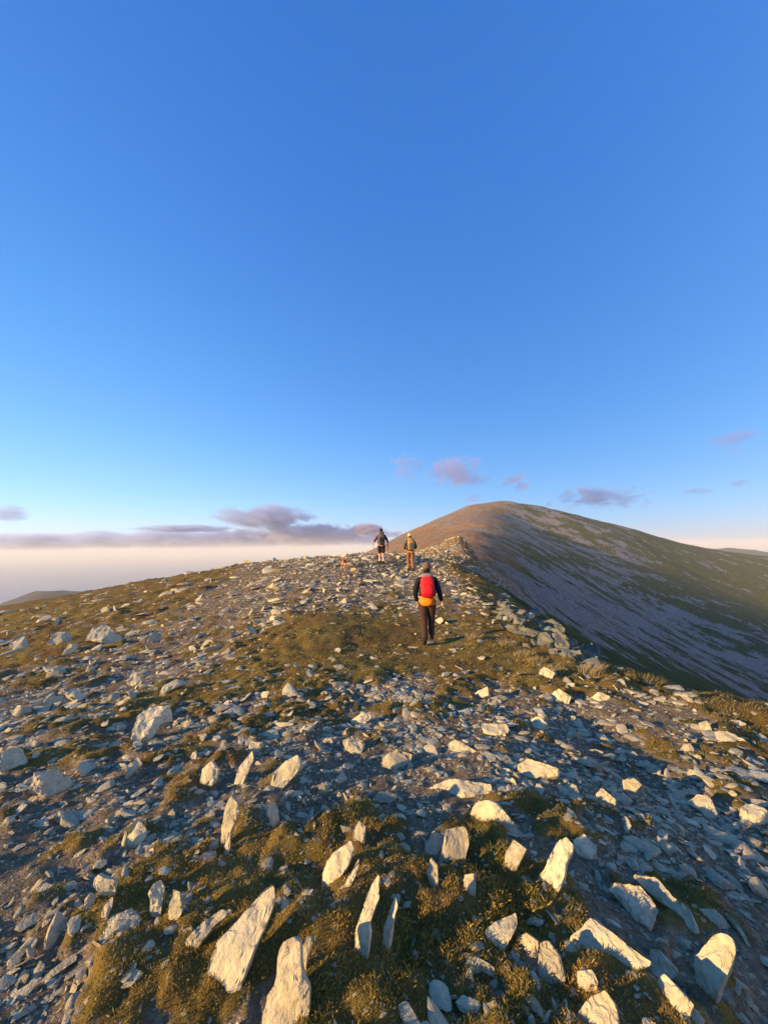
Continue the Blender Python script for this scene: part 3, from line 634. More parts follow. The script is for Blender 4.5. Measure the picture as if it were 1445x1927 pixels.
# ---- individual stones: the largest of the scatter
PROTO = []
for k in range(16):
    g = np.random.default_rng(500 + k); q, f = rock_shape(3, g.uniform(.18, .44), g.uniform(1.1, 2.3), 500 + k, 8, .05)
    me = mesh_np('stone', q, f, STONE, True, {'lc': q + k, 'tint': np.full(len(q), (k * .618) % 1)}); auto_smooth(me, 32); PROTO.append((q, me))
def far_from_heroes(px, py, pad):
    ok = np.ones(len(px), bool)
    for hx, hy, _, s in HERO_POS: ok &= np.hypot(px - hx, (py - hy)) > s * .42 + pad
    return ok
x, y, r, g = sample_places(9000, 1.25, 22, R(-50), R(50), 41)
keep = g.uniform(size=len(x)) < stone_density(x, y) ** 1.2
x, y, r = x[keep], y[keep], r[keep]
size = r * (.014 + .024 * g.pareto(3.2, len(x)).clip(0, 2.2)); size = np.minimum(size, .26) * .5      # half length
z = height(x, y); px, py, w = project(np.stack([x, y, z], -1))
ok = (px > -20) & (px < 1465) & (py < 1950) & far_from_heroes(px, py, 10 + size / w * FPX) & (edge_dist(x, y) < .2)
x, y, r, z, size, px, py, w = [a[ok] for a in (x, y, r, z, size, px, py, w)]
order = np.argsort(-size / w); sel = []
for i in order:
    if all((px[i] - px[j]) ** 2 + ((py[i] - py[j]) * 1.6) ** 2 > ((size[i] / w[i] + size[j] / w[j]) * FPX * .8) ** 2 for j in sel): sel.append(i)
    if len(sel) == 225: break
sel = np.array(sel)
IND = np.stack([x[sel], y[sel], z[sel], size[sel]], -1)
def tone_word(t): return ['dun', 'pale', 'grey', 'whitish', 'brownish', 'pale grey'][int(t * 6) % 6]
used = {}
recs = []
for k, (sx, sy, sz, ss) in enumerate(IND):
    gg = np.random.default_rng(9000 + k)
    q, me = PROTO[gg.integers(16)]
    o = link('stone', me)
    up = gg.uniform() < .16
    tilt = gg.uniform(R(40), R(75)) if up else abs(gg.normal(0, R(15)))
    yaw = gg.normal(R(95), R(40)) if gg.uniform() < .6 else gg.uniform(0, 2 * math.pi)
    M3 = rot_matrix(np.array([yaw]), np.array([tilt]), np.array([gg.uniform(-R(40), R(40)) + (0 if gg.uniform() < .5 else math.pi / 2)]))[0]
    zz = (q @ M3.T)[:, 2] * ss
    o.matrix_world = Matrix.LocRotScale(Vector((sx, sy, sz - zz.min() - .5 * np.ptp(zz) + .008)), Matrix(M3.tolist()).to_quaternion(), Vector((ss, ss, ss)))
    px_, py_, _ = project((sx, sy, sz)); el = np.ptp(q[:, 0]) / np.ptp(q[:, 1])
    shape = 'tilted' if up else ('long' if el > 1.45 or el < .7 else ('slabby' if np.ptp(q[:, 2]) < .85 else 'chunky'))
    dist = [((px_ - h[0]) ** 2 + (py_ - h[1]) ** 2, h) for h in HERO_POS]; d2, hh = min(dist, key=lambda t: t[0])
    dx, dy = px_ - hh[0], py_ - hh[1]
    side = ('right of' if dx > 0 else 'left of') if abs(dx) > abs(dy) * 1.1 else ('below' if dy > 0 else 'above')
    recs.append((hh[2], side, d2, shape, o, ss))
ORD = ['nearest', 'second', 'third', 'fourth', 'fifth', 'sixth', 'seventh', 'eighth', 'ninth', 'tenth']
from collections import defaultdict
byk = defaultdict(list)
for t in recs: byk[(t[0], t[1], t[3])].append(t)
for (short, side, shape), lst in byk.items():
    lst.sort(key=lambda t: t[2])
    for n_i, t in enumerate(lst):
        which = '' if len(lst) == 1 else ORD[min(n_i, 9)] + ' '
        prop(t[4], f'{which}{shape} loose stone {side} the {short}', 'stone', 'loose stones lying on the ridge')

# ---- the rest of the stones and the gravel: too many to count
def scatter_mesh(name, n, r0, r1, smin, smax, level, seed, dens_pow, label, sink=.55, flatr=(.16, .42), nshape=14, upright=.1, ths=(R(-52), R(52)), avoid=True, dens=stone_density):
    x, y, r, g = sample_places(n, r0, r1, ths[0], ths[1], seed)
    keep = g.uniform(size=n) < dens(x, y) ** dens_pow
    x, y, r = x[keep], y[keep], r[keep]; n = len(x)
    size = r * (smin + (smax - smin) * g.uniform(size=n) ** 2.6) * .5
    z = height(x, y); px, py, w = project(np.stack([x, y, z], -1))
    ok = (edge_dist(x, y) < 1.0) | (r > 25)
    if avoid: ok &= far_from_heroes(px, py, -14 + size / np.maximum(w, .1) * FPX * .3)
    x, y, r, z, size = [a[ok] for a in (x, y, r, z, size)]; n = len(x)
    shapes = [rock_shape(level, g.uniform(*flatr), g.uniform(1.1, 2.3), seed * 31 + k, 7, .03) for k in range(nshape)]
    f = shapes[0][1]; nv = len(shapes[0][0]); S = np.stack([s[0] for s in shapes])
    idx = g.integers(0, nshape, n)
    tilt = np.abs(g.normal(0, R(16), n)); upm = g.uniform(size=n) < upright; tilt[upm] = g.uniform(R(40), R(80), upm.sum())
    yaw = np.where(g.uniform(size=n) < .5, g.normal(R(95), R(40), n), g.uniform(0, 6.28, n))
    Rm = rot_matrix(yaw, tilt, g.uniform(0, 6.28, n))
    V = np.einsum('nij,nvj->nvi', Rm, S[idx]) * size[:, None, None]
    lo = V[:, :, 2].min(1); hi = V[:, :, 2].max(1)
    V = V + np.stack([x, y, z - lo - sink * (hi - lo)], -1)[:, None]
    F = (f[None] + (np.arange(n) * nv)[:, None, None]).reshape(-1, 3)
    tint = np.repeat(g.uniform(size=n), nv); lc = (S[idx] + g.uniform(0, 9, n)[:, None, None]).reshape(-1, 3)
    me = mesh_np(name, V.reshape(-1, 3), F, STONE, False, {'lc': lc, 'tint': tint})
    o = link(name, me); prop(o, label, kind='stuff'); print(name, n, len(F)); return o
scatter_mesh('small_stones', 24000, 1.2, 26, .006, .040, 2, 51, 1.0, 'small grey and cream stones strewn between the larger ones')
scatter_mesh('gravel', 95000, 1.1, 24, .0025, .014, 1, 52, .8, 'fine gravel between the stones')
def crest_d(x, y): return sstep(12, 15, y) * sstep(-11, -4, x) * (1 - sstep(2.4, 3.6, x)) * (.5 + .5 * sstep(-.2, .3, fbm(x * .5, y * .5, 3, 131)))
scatter_mesh('crest_stones', 7500, 12, 24, .005, .016, 2, 53, 1.0, 'broken stones covering the crest below the two far walkers', upright=.3, dens=crest_d)
kn = at(868, 1043, 68)
def knoll_d(x, y): return np.clip(gauss(x, y, kn[0] - 1, kn[1] - 1, 6, 9) * 1.3 + .8 * gauss(x, y, *at(848, 1068, 30)[:2], 1.6, 2) + .9 * gauss(x, y, *at(898, 1085, 32)[:2], 1.6, 2) + .25 * sstep(26, 34, y) * (1 - sstep(50, 90, y)) * gauss(x / y, x * 0, .12, 0, .09, 1), 0, 1)
scatter_mesh('knoll_stones', 24000, 26, 80, .003, .011, 1, 54, 1.0, 'blocky stones heaped over the knoll on the ridge beyond the walkers', upright=.4, ths=(R(0), R(22)), avoid=False, dens=knoll_d)

# ------------------------------------------------------------------ turf: blades in one mesh
def grass_material(name, stops, trans=.0):
    m = NM(name); t = m.attr('tint'); h = m.attr('tip')
    c = m.ramp(t, stops)
    m.color(m.mix(m.math('MULTIPLY', h, .45), c, tuple(min(1, v * 1.5) for v in stops[-1][1])))
    m.b.inputs['Roughness'].default_value = .7
    if trans:
        tr = m.node('ShaderNodeBsdfTranslucent'); mx = m.node('ShaderNodeMixShader'); mx.inputs[0].default_value = trans
        m.l.new(c, tr.inputs[0]); m.l.new(m.b.outputs[0], mx.inputs[1]); m.l.new(tr.outputs[0], mx.inputs[2]); m.l.new(mx.outputs[0], m.out.inputs[0])
    return m.m
TURF = grass_material('turf_blades', [(.0, (.045, .050, .012)), (.22, (.10, .105, .022)), (.42, (.19, .16, .032)), (.6, (.38, .28, .045)), (.8, (.34, .20, .045)), (1., (.48, .32, .10))], .4)
def blades(x, y, z, h, wdt, g, tint, lean=.5):
    n = len(x); az = g.uniform(0, 6.28, n); la = g.uniform(0, 6.28, n); ln = g.uniform(.1, lean, n) * h
    bx, by = np.cos(az) * wdt / 2, np.sin(az) * wdt / 2; lx, ly = np.cos(la) * ln, np.sin(la) * ln
    zb = z - h * .08
    P = np.stack([np.stack([x - bx, y - by, zb], -1), np.stack([x + bx, y + by, zb], -1), np.stack([x + lx * .4 + bx * .6, y + ly * .4 + by * .6, z + h * .6], -1), np.stack([x + lx, y + ly, z + h * .93], -1)], 1)
    i = np.arange(n)[:, None] * 4
    F = np.concatenate([i + [[0, 1, 2]], i + [[0, 2, 3]]])
    return P.reshape(-1, 3), F, np.repeat(tint, 4), np.tile([0, 0, .5, 1.], n)
x, y, r, g = sample_places(520000, 1.05, 24, R(-52), R(52), 61)
t = turf_mask(x, y)
keep = g.uniform(size=len(x)) < (.25 + .75 * t) * (.35 + .65 * sstep(-.3, .25, fbm(x * 5, y * 5, 2, 141))) * np.where(r > 10, .5, 1)
keep &= edge_dist(x, y) < 2.2
x, y, r, t = x[keep], y[keep], r[keep], t[keep]
z = height(x, y)
h = (.006 + .013 * g.uniform(size=len(x)) ** 1.5) * (.6 + .6 * t) * (1 + .05 * r) * (.7 + .8 * sstep(-.1, .5, fbm(x * 1.3, y * 1.3, 3, 151))) ; wd = np.maximum(.0020, .0009 * r) * g.uniform(.7, 1.5, len(x))
tint = np.clip(.22 + .26 * t + .60 * fbm(x * 1.1 + 3, y * 1.1, 3, 161) + .25 * fbm(x * 6, y * 6, 2, 171) + g.normal(0, .12, len(x)) - .24 * sstep(-2.0, -.3, edge_dist(x, y)) - .12 * gauss(x, y, .6, 8.3, 1.8, 1.6) + .24 * (gauss(x, y, -.7, 2.1, .5, .45) + gauss(x, y, -.1, 1.95, .3, .3) + gauss(x, y, .85, 1.4, .35, .3) + gauss(x, y, -1.0, 1.5, .4, .35)) + .12 * sstep(2, 6, -x), 0, 1)  # gold patches near the camera: sunlight put into the blade tint
V, F, T, TP = blades(x, y, z, h, wd, g, tint, 1.0)
print('turf', len(x))
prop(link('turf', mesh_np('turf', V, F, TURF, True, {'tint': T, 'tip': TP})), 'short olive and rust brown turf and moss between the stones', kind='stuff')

# ---- pale grass tussocks
TUSS = grass_material('tussock_grass', [(.0, (.06, .065, .018)), (.4, (.13, .12, .04)), (.7, (.26, .21, .09)), (1., (.42, .33, .17))], .3)
TUSSOCKS = [(1112, 1268, .42, .30, 'sunlit pale orange grass tuft right below the boulder outcrop'), (1040, 1262, .22, .30, 'pale grass tuft left of the sunlit one below the outcrop'), (985, 1232, .24, .3, 'long pale grass tuft left of the boulder outcrop'),
            (872, 1180, .26, .20, 'small straw-coloured tuft right of the walker with the red pack'), (890, 1202, .34, .30, 'wide yellow-green tuft in the path side right of the walker'), (885, 1143, .24, .42, 'blown pale grass tuft on the bank above the path'),
            (1215, 1288, .26, .45, 'dark green grass hump on the lip right of the outcrop'), (1300, 1318, .14, .5, 'green grass fringe along the lip near the right edge'), (1400, 1342, .14, .5, 'green grass fringe at the right edge of the lip'), (1010, 1246, .24, .26, 'short pale tuft at the lower left foot of the outcrop'), (955, 1212, .24, .3, 'thin pale tuft at the upper left of the outcrop')]
for k, (px_, py_, hh, rad, lab) in enumerate(TUSSOCKS):
    P, _ = hit(px_, py_)
    if P is None: continue
    hh *= .58; rad *= .8; g = np.random.default_rng(700 + k); n = 380
    a = g.uniform(0, 6.28, n); rr = rad * np.sqrt(g.uniform(size=n)) * .8; bx, by = np.cos(a) * rr, np.sin(a) * rr * .6
    out = np.stack([np.cos(a), np.sin(a)], -1) * (rr / rad)[:, None]; L = hh * g.uniform(.45, 1, n)
    wind = np.array([.30, .0]); L = L * g.uniform(.6, 1.1, n)
    w_ = g.uniform(.004, .0075, n); V = []; pa = g.uniform(0, 6.28, n)
    zs = np.array([gz(P[0] + q, P[1] + s) for q, s in zip(bx[:40], by[:40])]); zb = np.interp(np.arange(n), np.arange(40) * n / 40, zs) * 0 + height(P[0] + bx, P[1] + by)
    for s_, ws in ((0, 1), (.5, .8), (.85, .5), (1., .1)):
        cx = P[0] + bx + (out[:, 0] * .55 + wind[0]) * L * s_ ** 2; cy = P[1] + by + out[:, 1] * .5 * L * s_ ** 2; cz = zb + L * (s_ - .18 * s_ ** 3) - .02
        for sg in (-1, 1): V.append(np.stack([cx + sg * np.cos(pa) * w_ * ws / 2, cy + sg * np.sin(pa) * w_ * ws / 2, cz], -1))
    V = np.stack(V, 1); i = np.arange(n)[:, None] * 8
    F = np.concatenate([i + [[a_, a_ + 1, a_ + 3, a_ + 2]] for a_ in (0, 2, 4)])
    tint = np.clip(g.normal(.72 if k not in (6, 7, 8) else .12, .2, n), 0, 1)
    me = mesh_np('grass_tussock', V.reshape(-1, 3) - P, F, TUSS, True, {'tint': np.repeat(tint, 8), 'tip': np.tile([0, 0, .3, .3, .7, .7, 1, 1], n)})
    o = link('grass_tussock', me); o.location = P; prop(o, lab, 'grass tuft', 'grass tufts along the right bank')

# ------------------------------------------------------------------ clouds
def cloud(px, py, wpx, hpx, D, label, seed, dens=.004, scale=2.2, amp=1.3, thr=.25, depth=None, warm=.0, base=0.0):
    c = at(px, py, D); w = wpx / FPX * D / 2; h = hpx / FPX * D / 2; dp = depth or w * .6
    v, f = ICO[3]
    me = mesh_np('cloud', v * np.array([w, dp, h]), f, None)
    mt = bpy.data.materials.new('cloud_vapour'); mt.use_nodes = True; nt = mt.node_tree; nt.nodes.clear()
    N = nt.nodes.new; L = nt.links.new
    out = N('ShaderNodeOutputMaterial'); vol = N('ShaderNodeVolumePrincipled'); tc = N('ShaderNodeTexCoord')
    mp = N('ShaderNodeVectorMath'); mp.operation = 'DIVIDE'; L(tc.outputs['Object'], mp.inputs[0]); mp.inputs[1].default_value = (w, dp, h)
    ln = N('ShaderNodeVectorMath'); ln.operation = 'LENGTH'; L(mp.outputs[0], ln.inputs[0])
    ns = N('ShaderNodeTexNoise'); ns.inputs['Scale'].default_value = scale; ns.inputs['Detail'].default_value = 7; ns.inputs['Roughness'].default_value = .68; ns.inputs['Distortion'].default_value = .4
    off = N('ShaderNodeVectorMath'); off.operation = 'MULTIPLY_ADD'; L(mp.outputs[0], off.inputs[0]); asp = min(13.0, max(1.0, w / h * .6)); off.inputs[1].default_value = (asp, .35, 1); off.inputs[2].default_value = (seed * 3.7, seed * 1.3, seed)
    L(off.outputs[0], ns.inputs['Vector'])
    def m(op, a, b):
        q = N('ShaderNodeMath'); q.operation = op
        for i_, s_ in enumerate((a, b)):
            if isinstance(s_, bpy.types.NodeSocket): L(s_, q.inputs[i_])
            else: q.inputs[i_].default_value = s_
        return q.outputs[0]
    fall = m('SUBTRACT', 1.0, m('POWER', ln.outputs['Value'], 1.5))
    e = m('ADD', fall, m('MULTIPLY', m('SUBTRACT', ns.outputs['Fac'], .5), amp * 3.2))
    d = m('MULTIPLY', m('MINIMUM', m('MAXIMUM', m('SUBTRACT', e, thr), 0.0), .6), dens)
    d = m('MULTIPLY', d, m('MINIMUM', m('MAXIMUM', m('MULTIPLY', fall, 4.0), 0.0), 1.0))
    L(d, vol.inputs['Density']); vol.inputs['Color'].default_value = (.54 + warm * 2, .68, .98 - warm, 1); vol.inputs['Anisotropy'].default_value = .3
    L(vol.outputs[0], out.inputs['Volume']); me.materials.append(mt)
    mt.cycles.volume_step_rate = .35; o = link('cloud', me); o.location = c; prop(o, label, 'cloud', 'clouds low in the sky')
    return o
CLOUDS = True
if CLOUDS:
    cloud(250, 1018, 1300, 44, 21000, 'long flat mauve cloud bank along the left horizon', 1, .0030, 1.3, 1.1, .2, 2600)
    cloud(580, 1010, 430, 60, 19000, 'puffy pinkish cloud bank behind the walker with poles', 2, .003, 1.5, 1.2, .3, 2500, .05)
    cloud(690, 996, 70, 26, 17500, 'small bright cloud head beside the walker with poles', 12, .01, 2.0, .6, .1, 900, .1)
    cloud(497, 973, 215, 58, 17000, 'lens-shaped mauve cloud above the left cloud bank', 3, .003, 1.5, 1.0, .25, 2200, .03)
    cloud(350, 995, 240, 18, 18000, 'thin streak of cloud left of the lens-shaped one', 4, .005, 1.8, .9, .3, 1500)
    cloud(862, 890, 165, 72, 9000, 'largest pinkish puff of cloud above the summit', 5, .0028, 1.8, 1.2, .35, 900, .07)
    cloud(762, 880, 90, 70, 9000, 'faint wisp left of the largest pinkish puff', 6, .0022, 2.0, 1.3, .5, 600, .03)
    cloud(972, 906, 84, 56, 9000, 'small ragged grey cloud right of the pinkish puff', 7, .0050, 1.8, 1.6, .45, 500, .03)
    cloud(888, 936, 52, 34, 9500, 'tiny wisp just above the summit', 8, .0026, 2., 1.2, .4, 400)
    cloud(1125, 936, 260, 62, 9500, 'ragged grey cloud strip over the right shoulder of the summit', 9, .0052, 2.0, 1.7, .55, 700)
    cloud(1375, 832, 110, 70, 8500, 'faint wisps high at the right', 10, .002, 2.0, 1.3, .5, 600, .03)
    cloud(1388, 910, 40, 18, 9000, 'tiny grey cloud near the right edge', 11, .004, 2., 1., .3, 300)
    cloud(1310, 924, 90, 16, 9500, 'thin flat streak low at the right', 13, .003, 1.8, 1., .35, 400)
    cloud(10, 966, 110, 40, 12000, 'pale cloud cut by the left edge of the view', 14, .0030, 1.8, 1.1, .3, 800)

# ------------------------------------------------------------------ walkers and dog
BAKE = []
def skin(name, pts, edges, mat, parent=None, sub=2, root=None, extra=None):
    """pts: name -> (x, y, z, rx[, ry]); grown with the Skin modifier"""
    me = bpy.data.meshes.new(name); keys = list(pts)
    me.from_pydata([pts[k][:3] for k in keys], [(keys.index(a), keys.index(b)) for a, b in edges], [])
    bm = bmesh.new(); bm.from_mesh(me); lay = bm.verts.layers.skin.verify(); bm.verts.ensure_lookup_table()
    for k, v in zip(keys, bm.verts):
        q = pts[k]; v[lay].radius = (q[3], q[4] if len(q) > 4 else q[3]); v[lay].use_root = (k == (root or keys[0]))
    bm.to_mesh(me); bm.free()
    o = link(name, me, parent); md = o.modifiers.new('skin', 'SKIN'); md.use_smooth_shade = True; md.branch_smoothing = .3
    sb = o.modifiers.new('sub', 'SUBSURF'); sb.levels = sub; sb.render_levels = sub
    BAKE.append((o, mat, extra)); return o
def blob(name, c, s, mat, parent, rot=None, p=1.0, level=3, taper=0.0, wrinkle=0.0):
    v, f = ICO[level]; q = np.sign(v) * np.abs(v) ** p
    q = q * np.array(s); q[:, :2] *= (1 - taper * v[:, 2:3])
    if wrinkle: q *= (1 + wrinkle * fbm(v[:, 0] * 3, v[:, 2] * 3 + v[:, 1] * 2, 3, 7))[:, None]
    if rot is not None: q = q @ np.array(rot).T
    me = mesh_np(name, q, f, mat, True); o = link(name, me, parent); o.location = c; return o
def tube(name, path, rad, mat, parent, n=10, cap=True):
    path = np.array(path, float); rad = np.broadcast_to(np.asarray(rad, float), (len(path),)); V = []; 
    for i, p in enumerate(path):
        t = path[min(i + 1, len(path) - 1)] - path[max(i - 1, 0)]; t /= np.linalg.norm(t)
        a = np.cross(t, [0, 0, 1.0] if abs(t[2]) < .9 else [1.0, 0, 0]); a /= np.linalg.norm(a); b = np.cross(t, a)
        th = np.linspace(0, 2 * math.pi, n, endpoint=False); V.append(p + rad[i] * (np.cos(th)[:, None] * a + np.sin(th)[:, None] * b))
    V = np.concatenate(V); i = np.arange(len(path) - 1)[:, None] * n; j = np.arange(n)[None]; jn = (j + 1) % n
    F = [list(x) for x in np.stack([i + j, i + jn, i + n + jn, i + n + j], -1).reshape(-1, 4)]
    F += [list(range(n))[::-1], list(range((len(path) - 1) * n, len(path) * n))]
    me = bpy.data.meshes.new(name); me.from_pydata(V.tolist(), [], F); me.polygons.foreach_set('use_smooth', [True] * len(F)); me.materials.append(mat)
    return link(name, me, parent)
SKIN = plain('skin_tone', (.55, .32, .22), .6, .08)
def cloth(name, c, rough=.8):
    m = NM(name); n = m.noise(m.node('ShaderNodeTexCoord').outputs['Object'], 14, 4, .6); n2 = m.noise(m.node('ShaderNodeTexCoord').outputs['Object'], 120, 2)
    m.color(m.mix(n, tuple(x * .75 for x in c), tuple(min(1, x * 1.2) for x in c))); m.bump(m.math('ADD', n, m.math('MULTIPLY', n2, .2)), .02, .8); m.b.inputs['Roughness'].default_value = rough
    return m.m
def person(pix, px_h, faceyaw, label, cfg):
    P, _ = hit(*pix); d = P[1]
    s = px_h / FPX * d / 1.78
    print('person', label[:20], np.round(P, 2), 'scale', round(s, 3))
    J = cfg['joints']
    def hand(side, pts, edges):
        w = np.array(J['wrist' + side][:3]); e = np.array(J['elbow' + side][:3]); dr = (w - e) / np.linalg.norm(w - e)
        sx = 1 if side == 'R' else -1; across = np.array([0, 1.0, 0]) - dr * dr[1]; across /= np.linalg.norm(across); inw = np.cross(dr, across) * sx
        palm = w + dr * .055; pts['palm' + side] = (*palm, .022, .036); edges.append(('wrist' + side, 'palm' + side))
        kn = w + dr * .095; 
        for k, (o_, ln) in enumerate([(.030, .07), (.011, .08), (-.010, .075), (-.029, .06)]):
            a = kn + across * o_; b = a + dr * ln * .5 + inw * .012; c = b + dr * ln * .4 + inw * .028
            pts[f'f{k}a{side}'] = (*a, .010); pts[f'f{k}b{side}'] = (*b, .0095); pts[f'f{k}c{side}'] = (*c, .008)
            edges += [('palm' + side, f'f{k}a{side}'), (f'f{k}a{side}', f'f{k}b{side}'), (f'f{k}b{side}', f'f{k}c{side}')]
        a = w + dr * .045 + across * .04; b = a + dr * .03 + across * .022
        pts['ta' + side] = (*a, .012); pts['tb' + side] = (*b, .009); edges += [('palm' + side, 'ta' + side), ('ta' + side, 'tb' + side)]
    pts = dict(J); edges = [('pelvis', 'waist'), ('waist', 'chest'), ('chest', 'upchest'), ('upchest', 'neck'), ('neck', 'headbase'), ('headbase', 'head'), ('head', 'headtop'), ('head', 'nose')]
    pts['nose'] = (J['head'][0], J['head'][1] + .118, J['head'][2] - .025, .012)
    for q in 'LR':
        edges += [('upchest', 'shoulder' + q), ('shoulder' + q, 'elbow' + q), ('elbow' + q, 'wrist' + q), ('pelvis', 'hip' + q), ('hip' + q, 'knee' + q), ('knee' + q, 'ankle' + q), ('ankle' + q, 'toe' + q)]
        hand(q, pts, edges)
    body = skin('person', pts, edges, SKIN, None, 2, 'pelvis')
    body.location = (P[0], P[1], P[2] + cfg.get('dz', 0.0)); body.scale = (s, s, s); body.rotation_euler = (0, 0, faceyaw)
    prop(body, label, 'person')
    def sub(names, grow, over=None):
        r = {}
        for n_ in names:
            q = J[n_]; rx = q[3]; ry = q[4] if len(q) > 4 else rx; r[n_] = (*q[:3], rx + grow, ry + grow)
        r.update(over or {}); return r
    HD = np.array(J['head'][:3])
    for sx in (-1, 1): blob('ear', HD + np.array([sx * .083, .0, -.02]), (.014, .024, .034), SKIN, body, level=2)
    # jacket
    jp = sub(['pelvis', 'waist', 'chest', 'upchest', 'neck', 'shoulderL', 'elbowL', 'wristL', 'shoulderR', 'elbowR', 'wristR'], .022)
    pv = J['pelvis']; jp['pelvis'] = (pv[0], pv[1], pv[2] + cfg.get('hem', -.02), .175, .135); nk = J['neck']; jp['neck'] = (nk[0], nk[1], nk[2] - .03, .085, .08)
    for q in 'LR':
        w_ = J['wrist' + q]; jp['wrist' + q] = (w_[0], w_[1], w_[2], .045); e_ = J['elbow' + q]; jp['elbow' + q] = (*e_[:3], .066); sh = J['shoulder' + q]; jp['shoulder' + q] = (*sh[:3], .085)
    je = [('pelvis', 'waist'), ('waist', 'chest'), ('chest', 'upchest'), ('upchest', 'neck')] + sum([[('upchest', 'shoulder' + q), ('shoulder' + q, 'elbow' + q), ('elbow' + q, 'wrist' + q)] for q in 'LR'], [])
    skin('jacket', jp, je, cfg['jacket'], body, 2, 'waist')
    if 'shirt' in cfg:
        sp = {'a': (pv[0], pv[1], pv[2] + .10, .168, .125), 'b': (pv[0], pv[1], pv[2] + .0, .205, .175), 'c': (pv[0], pv[1], pv[2] - .15, .218, .19)}
        skin('shirt_hem', sp, [('a', 'b'), ('b', 'c')], cfg['shirt'], body, 2, 'a')
    # trousers or shorts
    tp = {'pelvis': (pv[0], pv[1], pv[2] + .04, .15, .115)}; te = []
    for q in 'LR':
        hp = J['hip' + q]; k_ = np.array(J['knee' + q][:3]); a_ = np.array(J['ankle' + q][:3]); h_ = np.array(hp[:3])
        tp['hip' + q] = (*hp[:3], .118, .125)
        if cfg['short']:
            m_ = h_ + (k_ - h_) * .62; tp['mid' + q] = (*m_, .10); e2 = h_ + (k_ - h_) * .92; tp['end' + q] = (*e2, .098); te += [('pelvis', 'hip' + q), ('hip' + q, 'mid' + q), ('mid' + q, 'end' + q)]
        else:
            m_ = h_ + (k_ - h_) * .55; tp['mid' + q] = (*m_, .102); tp['knee' + q] = (*k_, .082); c_ = k_ + (a_ - k_) * .5; tp['calf' + q] = (*c_, .078); tp['end' + q] = (*(k_ + (a_ - k_) * .97), .074)
            te += [('pelvis', 'hip' + q), ('hip' + q, 'mid' + q), ('mid' + q, 'knee' + q), ('knee' + q, 'calf' + q), ('calf' + q, 'end' + q)]
        t_ = np.array(J['toe' + q][:3])
        skin('boot', {'a': (*(a_ + (k_ - a_) * .18), .058), 'b': (*a_, .056), 'h': (a_[0], a_[1] - .035, a_[2] - .045, .044), 't': (*t_, .045, .038), 'u': (*(t_ + (t_ - a_) * .25), .034)}, [('a', 'b'), ('b', 'h'), ('b', 't'), ('t', 'u')], cfg['boot'], body, 2, 'b')
        if cfg['short']:
            tube('sock', [a_ + (k_ - a_) * .14, a_ + (k_ - a_) * .3], [.056, .054], cfg['sock'], body, 12)
    skin('shorts' if cfg['short'] else 'trousers', tp, te, cfg['legs'], body, 2, 'pelvis')
    # hat or hair
    if cfg.get('hat'):
        bn = blob('beanie', HD + np.array([0, -.005, .045]), (.098, .118, .098), cfg['hat'], body, p=.9, wrinkle=.06)
        hb = tube('hat_brim', [HD + np.array([math.sin(t) * .097, math.cos(t) * .117, .02 + .01 * math.cos(t)]) for t in np.linspace(0, 6.283, 17)], .014, cfg['hat'], bn, 8); hb.matrix_parent_inverse = Matrix.Translation(bn.location).inverted()
        blob('hair', HD + np.array([0, -.035, -.03]), (.086, .08, .07), cfg['hair'], body)
    else:
        blob('hair', HD + np.array([0, -.022, .03]), (.094, .11, .105), cfg['hair'], body, wrinkle=.15)
    if 'gaiter' in cfg:
        nn = np.array(J['neck'][:3]); blob('neck_gaiter', nn + np.array([0, .0, .035]), (.088, .088, .06), cfg['gaiter'], body, wrinkle=.1)
    # backpack: a thing of its own
    c = np.array(J['chest'][:3]); bk = bpy.data.objects.new('backpack', None); COL.objects.link(bk); bk.empty_display_size = .1
    bk.location = body.location; bk.scale = body.scale; bk.rotation_euler = body.rotation_euler
    prop(bk, cfg['pack_label'], 'backpack')
    w_, dpt, hh = cfg['pack']; tl = R(-cfg.get('lean', 8)); rot = [[1, 0, 0], [0, math.cos(tl), -math.sin(tl)], [0, math.sin(tl), math.cos(tl)]]
    ctr = c + np.array([0, -.115 - dpt * .85, .0])
    pb = blob('pack_body', ctr, (w_, dpt, hh), cfg['pack_mat'], bk, rot, p=.6, taper=.12, wrinkle=.05)
    blob('pack_lid', ctr + np.array([0, .035, hh * .93]), (w_ * .88, dpt * .9, hh * .22), cfg['lid'], bk, rot, p=.7, wrinkle=.08)
    blob('front_pocket', np.array([0, -dpt * .82, -hh * .25]), (w_ * .74, dpt * .38, hh * .5), cfg['pocket'], pb, rot, p=.65, wrinkle=.06)
    for sx in (-1, 1):
        blob('side_pocket', np.array([sx * w_ * .98, 0, -hh * .45]), (w_ * .2, dpt * .7, hh * .42), cfg['strap'], pb, rot, p=.8)
        sh = np.array(J['shoulderR' if sx > 0 else 'shoulderL'][:3]); x0 = sx * .085
        tube('shoulder_strap', [ctr + np.array([x0, dpt * .7, hh * .8]), (x0 * 1.15, sh[1] - .06, sh[2] + .095), (x0 * 1.2, sh[1] + .06, sh[2] + .07), (x0 * 1.25, c[1] + .15, c[2] + .05), (x0 * 1.5, c[1] + .12, c[2] - .13), (sx * .15, c[1] - .02, c[2] - .2), ctr + np.array([sx * w_ * .8, dpt * .6, -hh * .85])], .018, cfg['strap'], bk, 8)
    wst = np.array(J['waist'][:3]); tube('hip_belt', [wst + np.array([math.sin(t) * .172, math.cos(t) * .135, -.03]) for t in np.linspace(0, 6.283, 21)], .022, cfg['strap'], bk, 8)
    return body, P, s
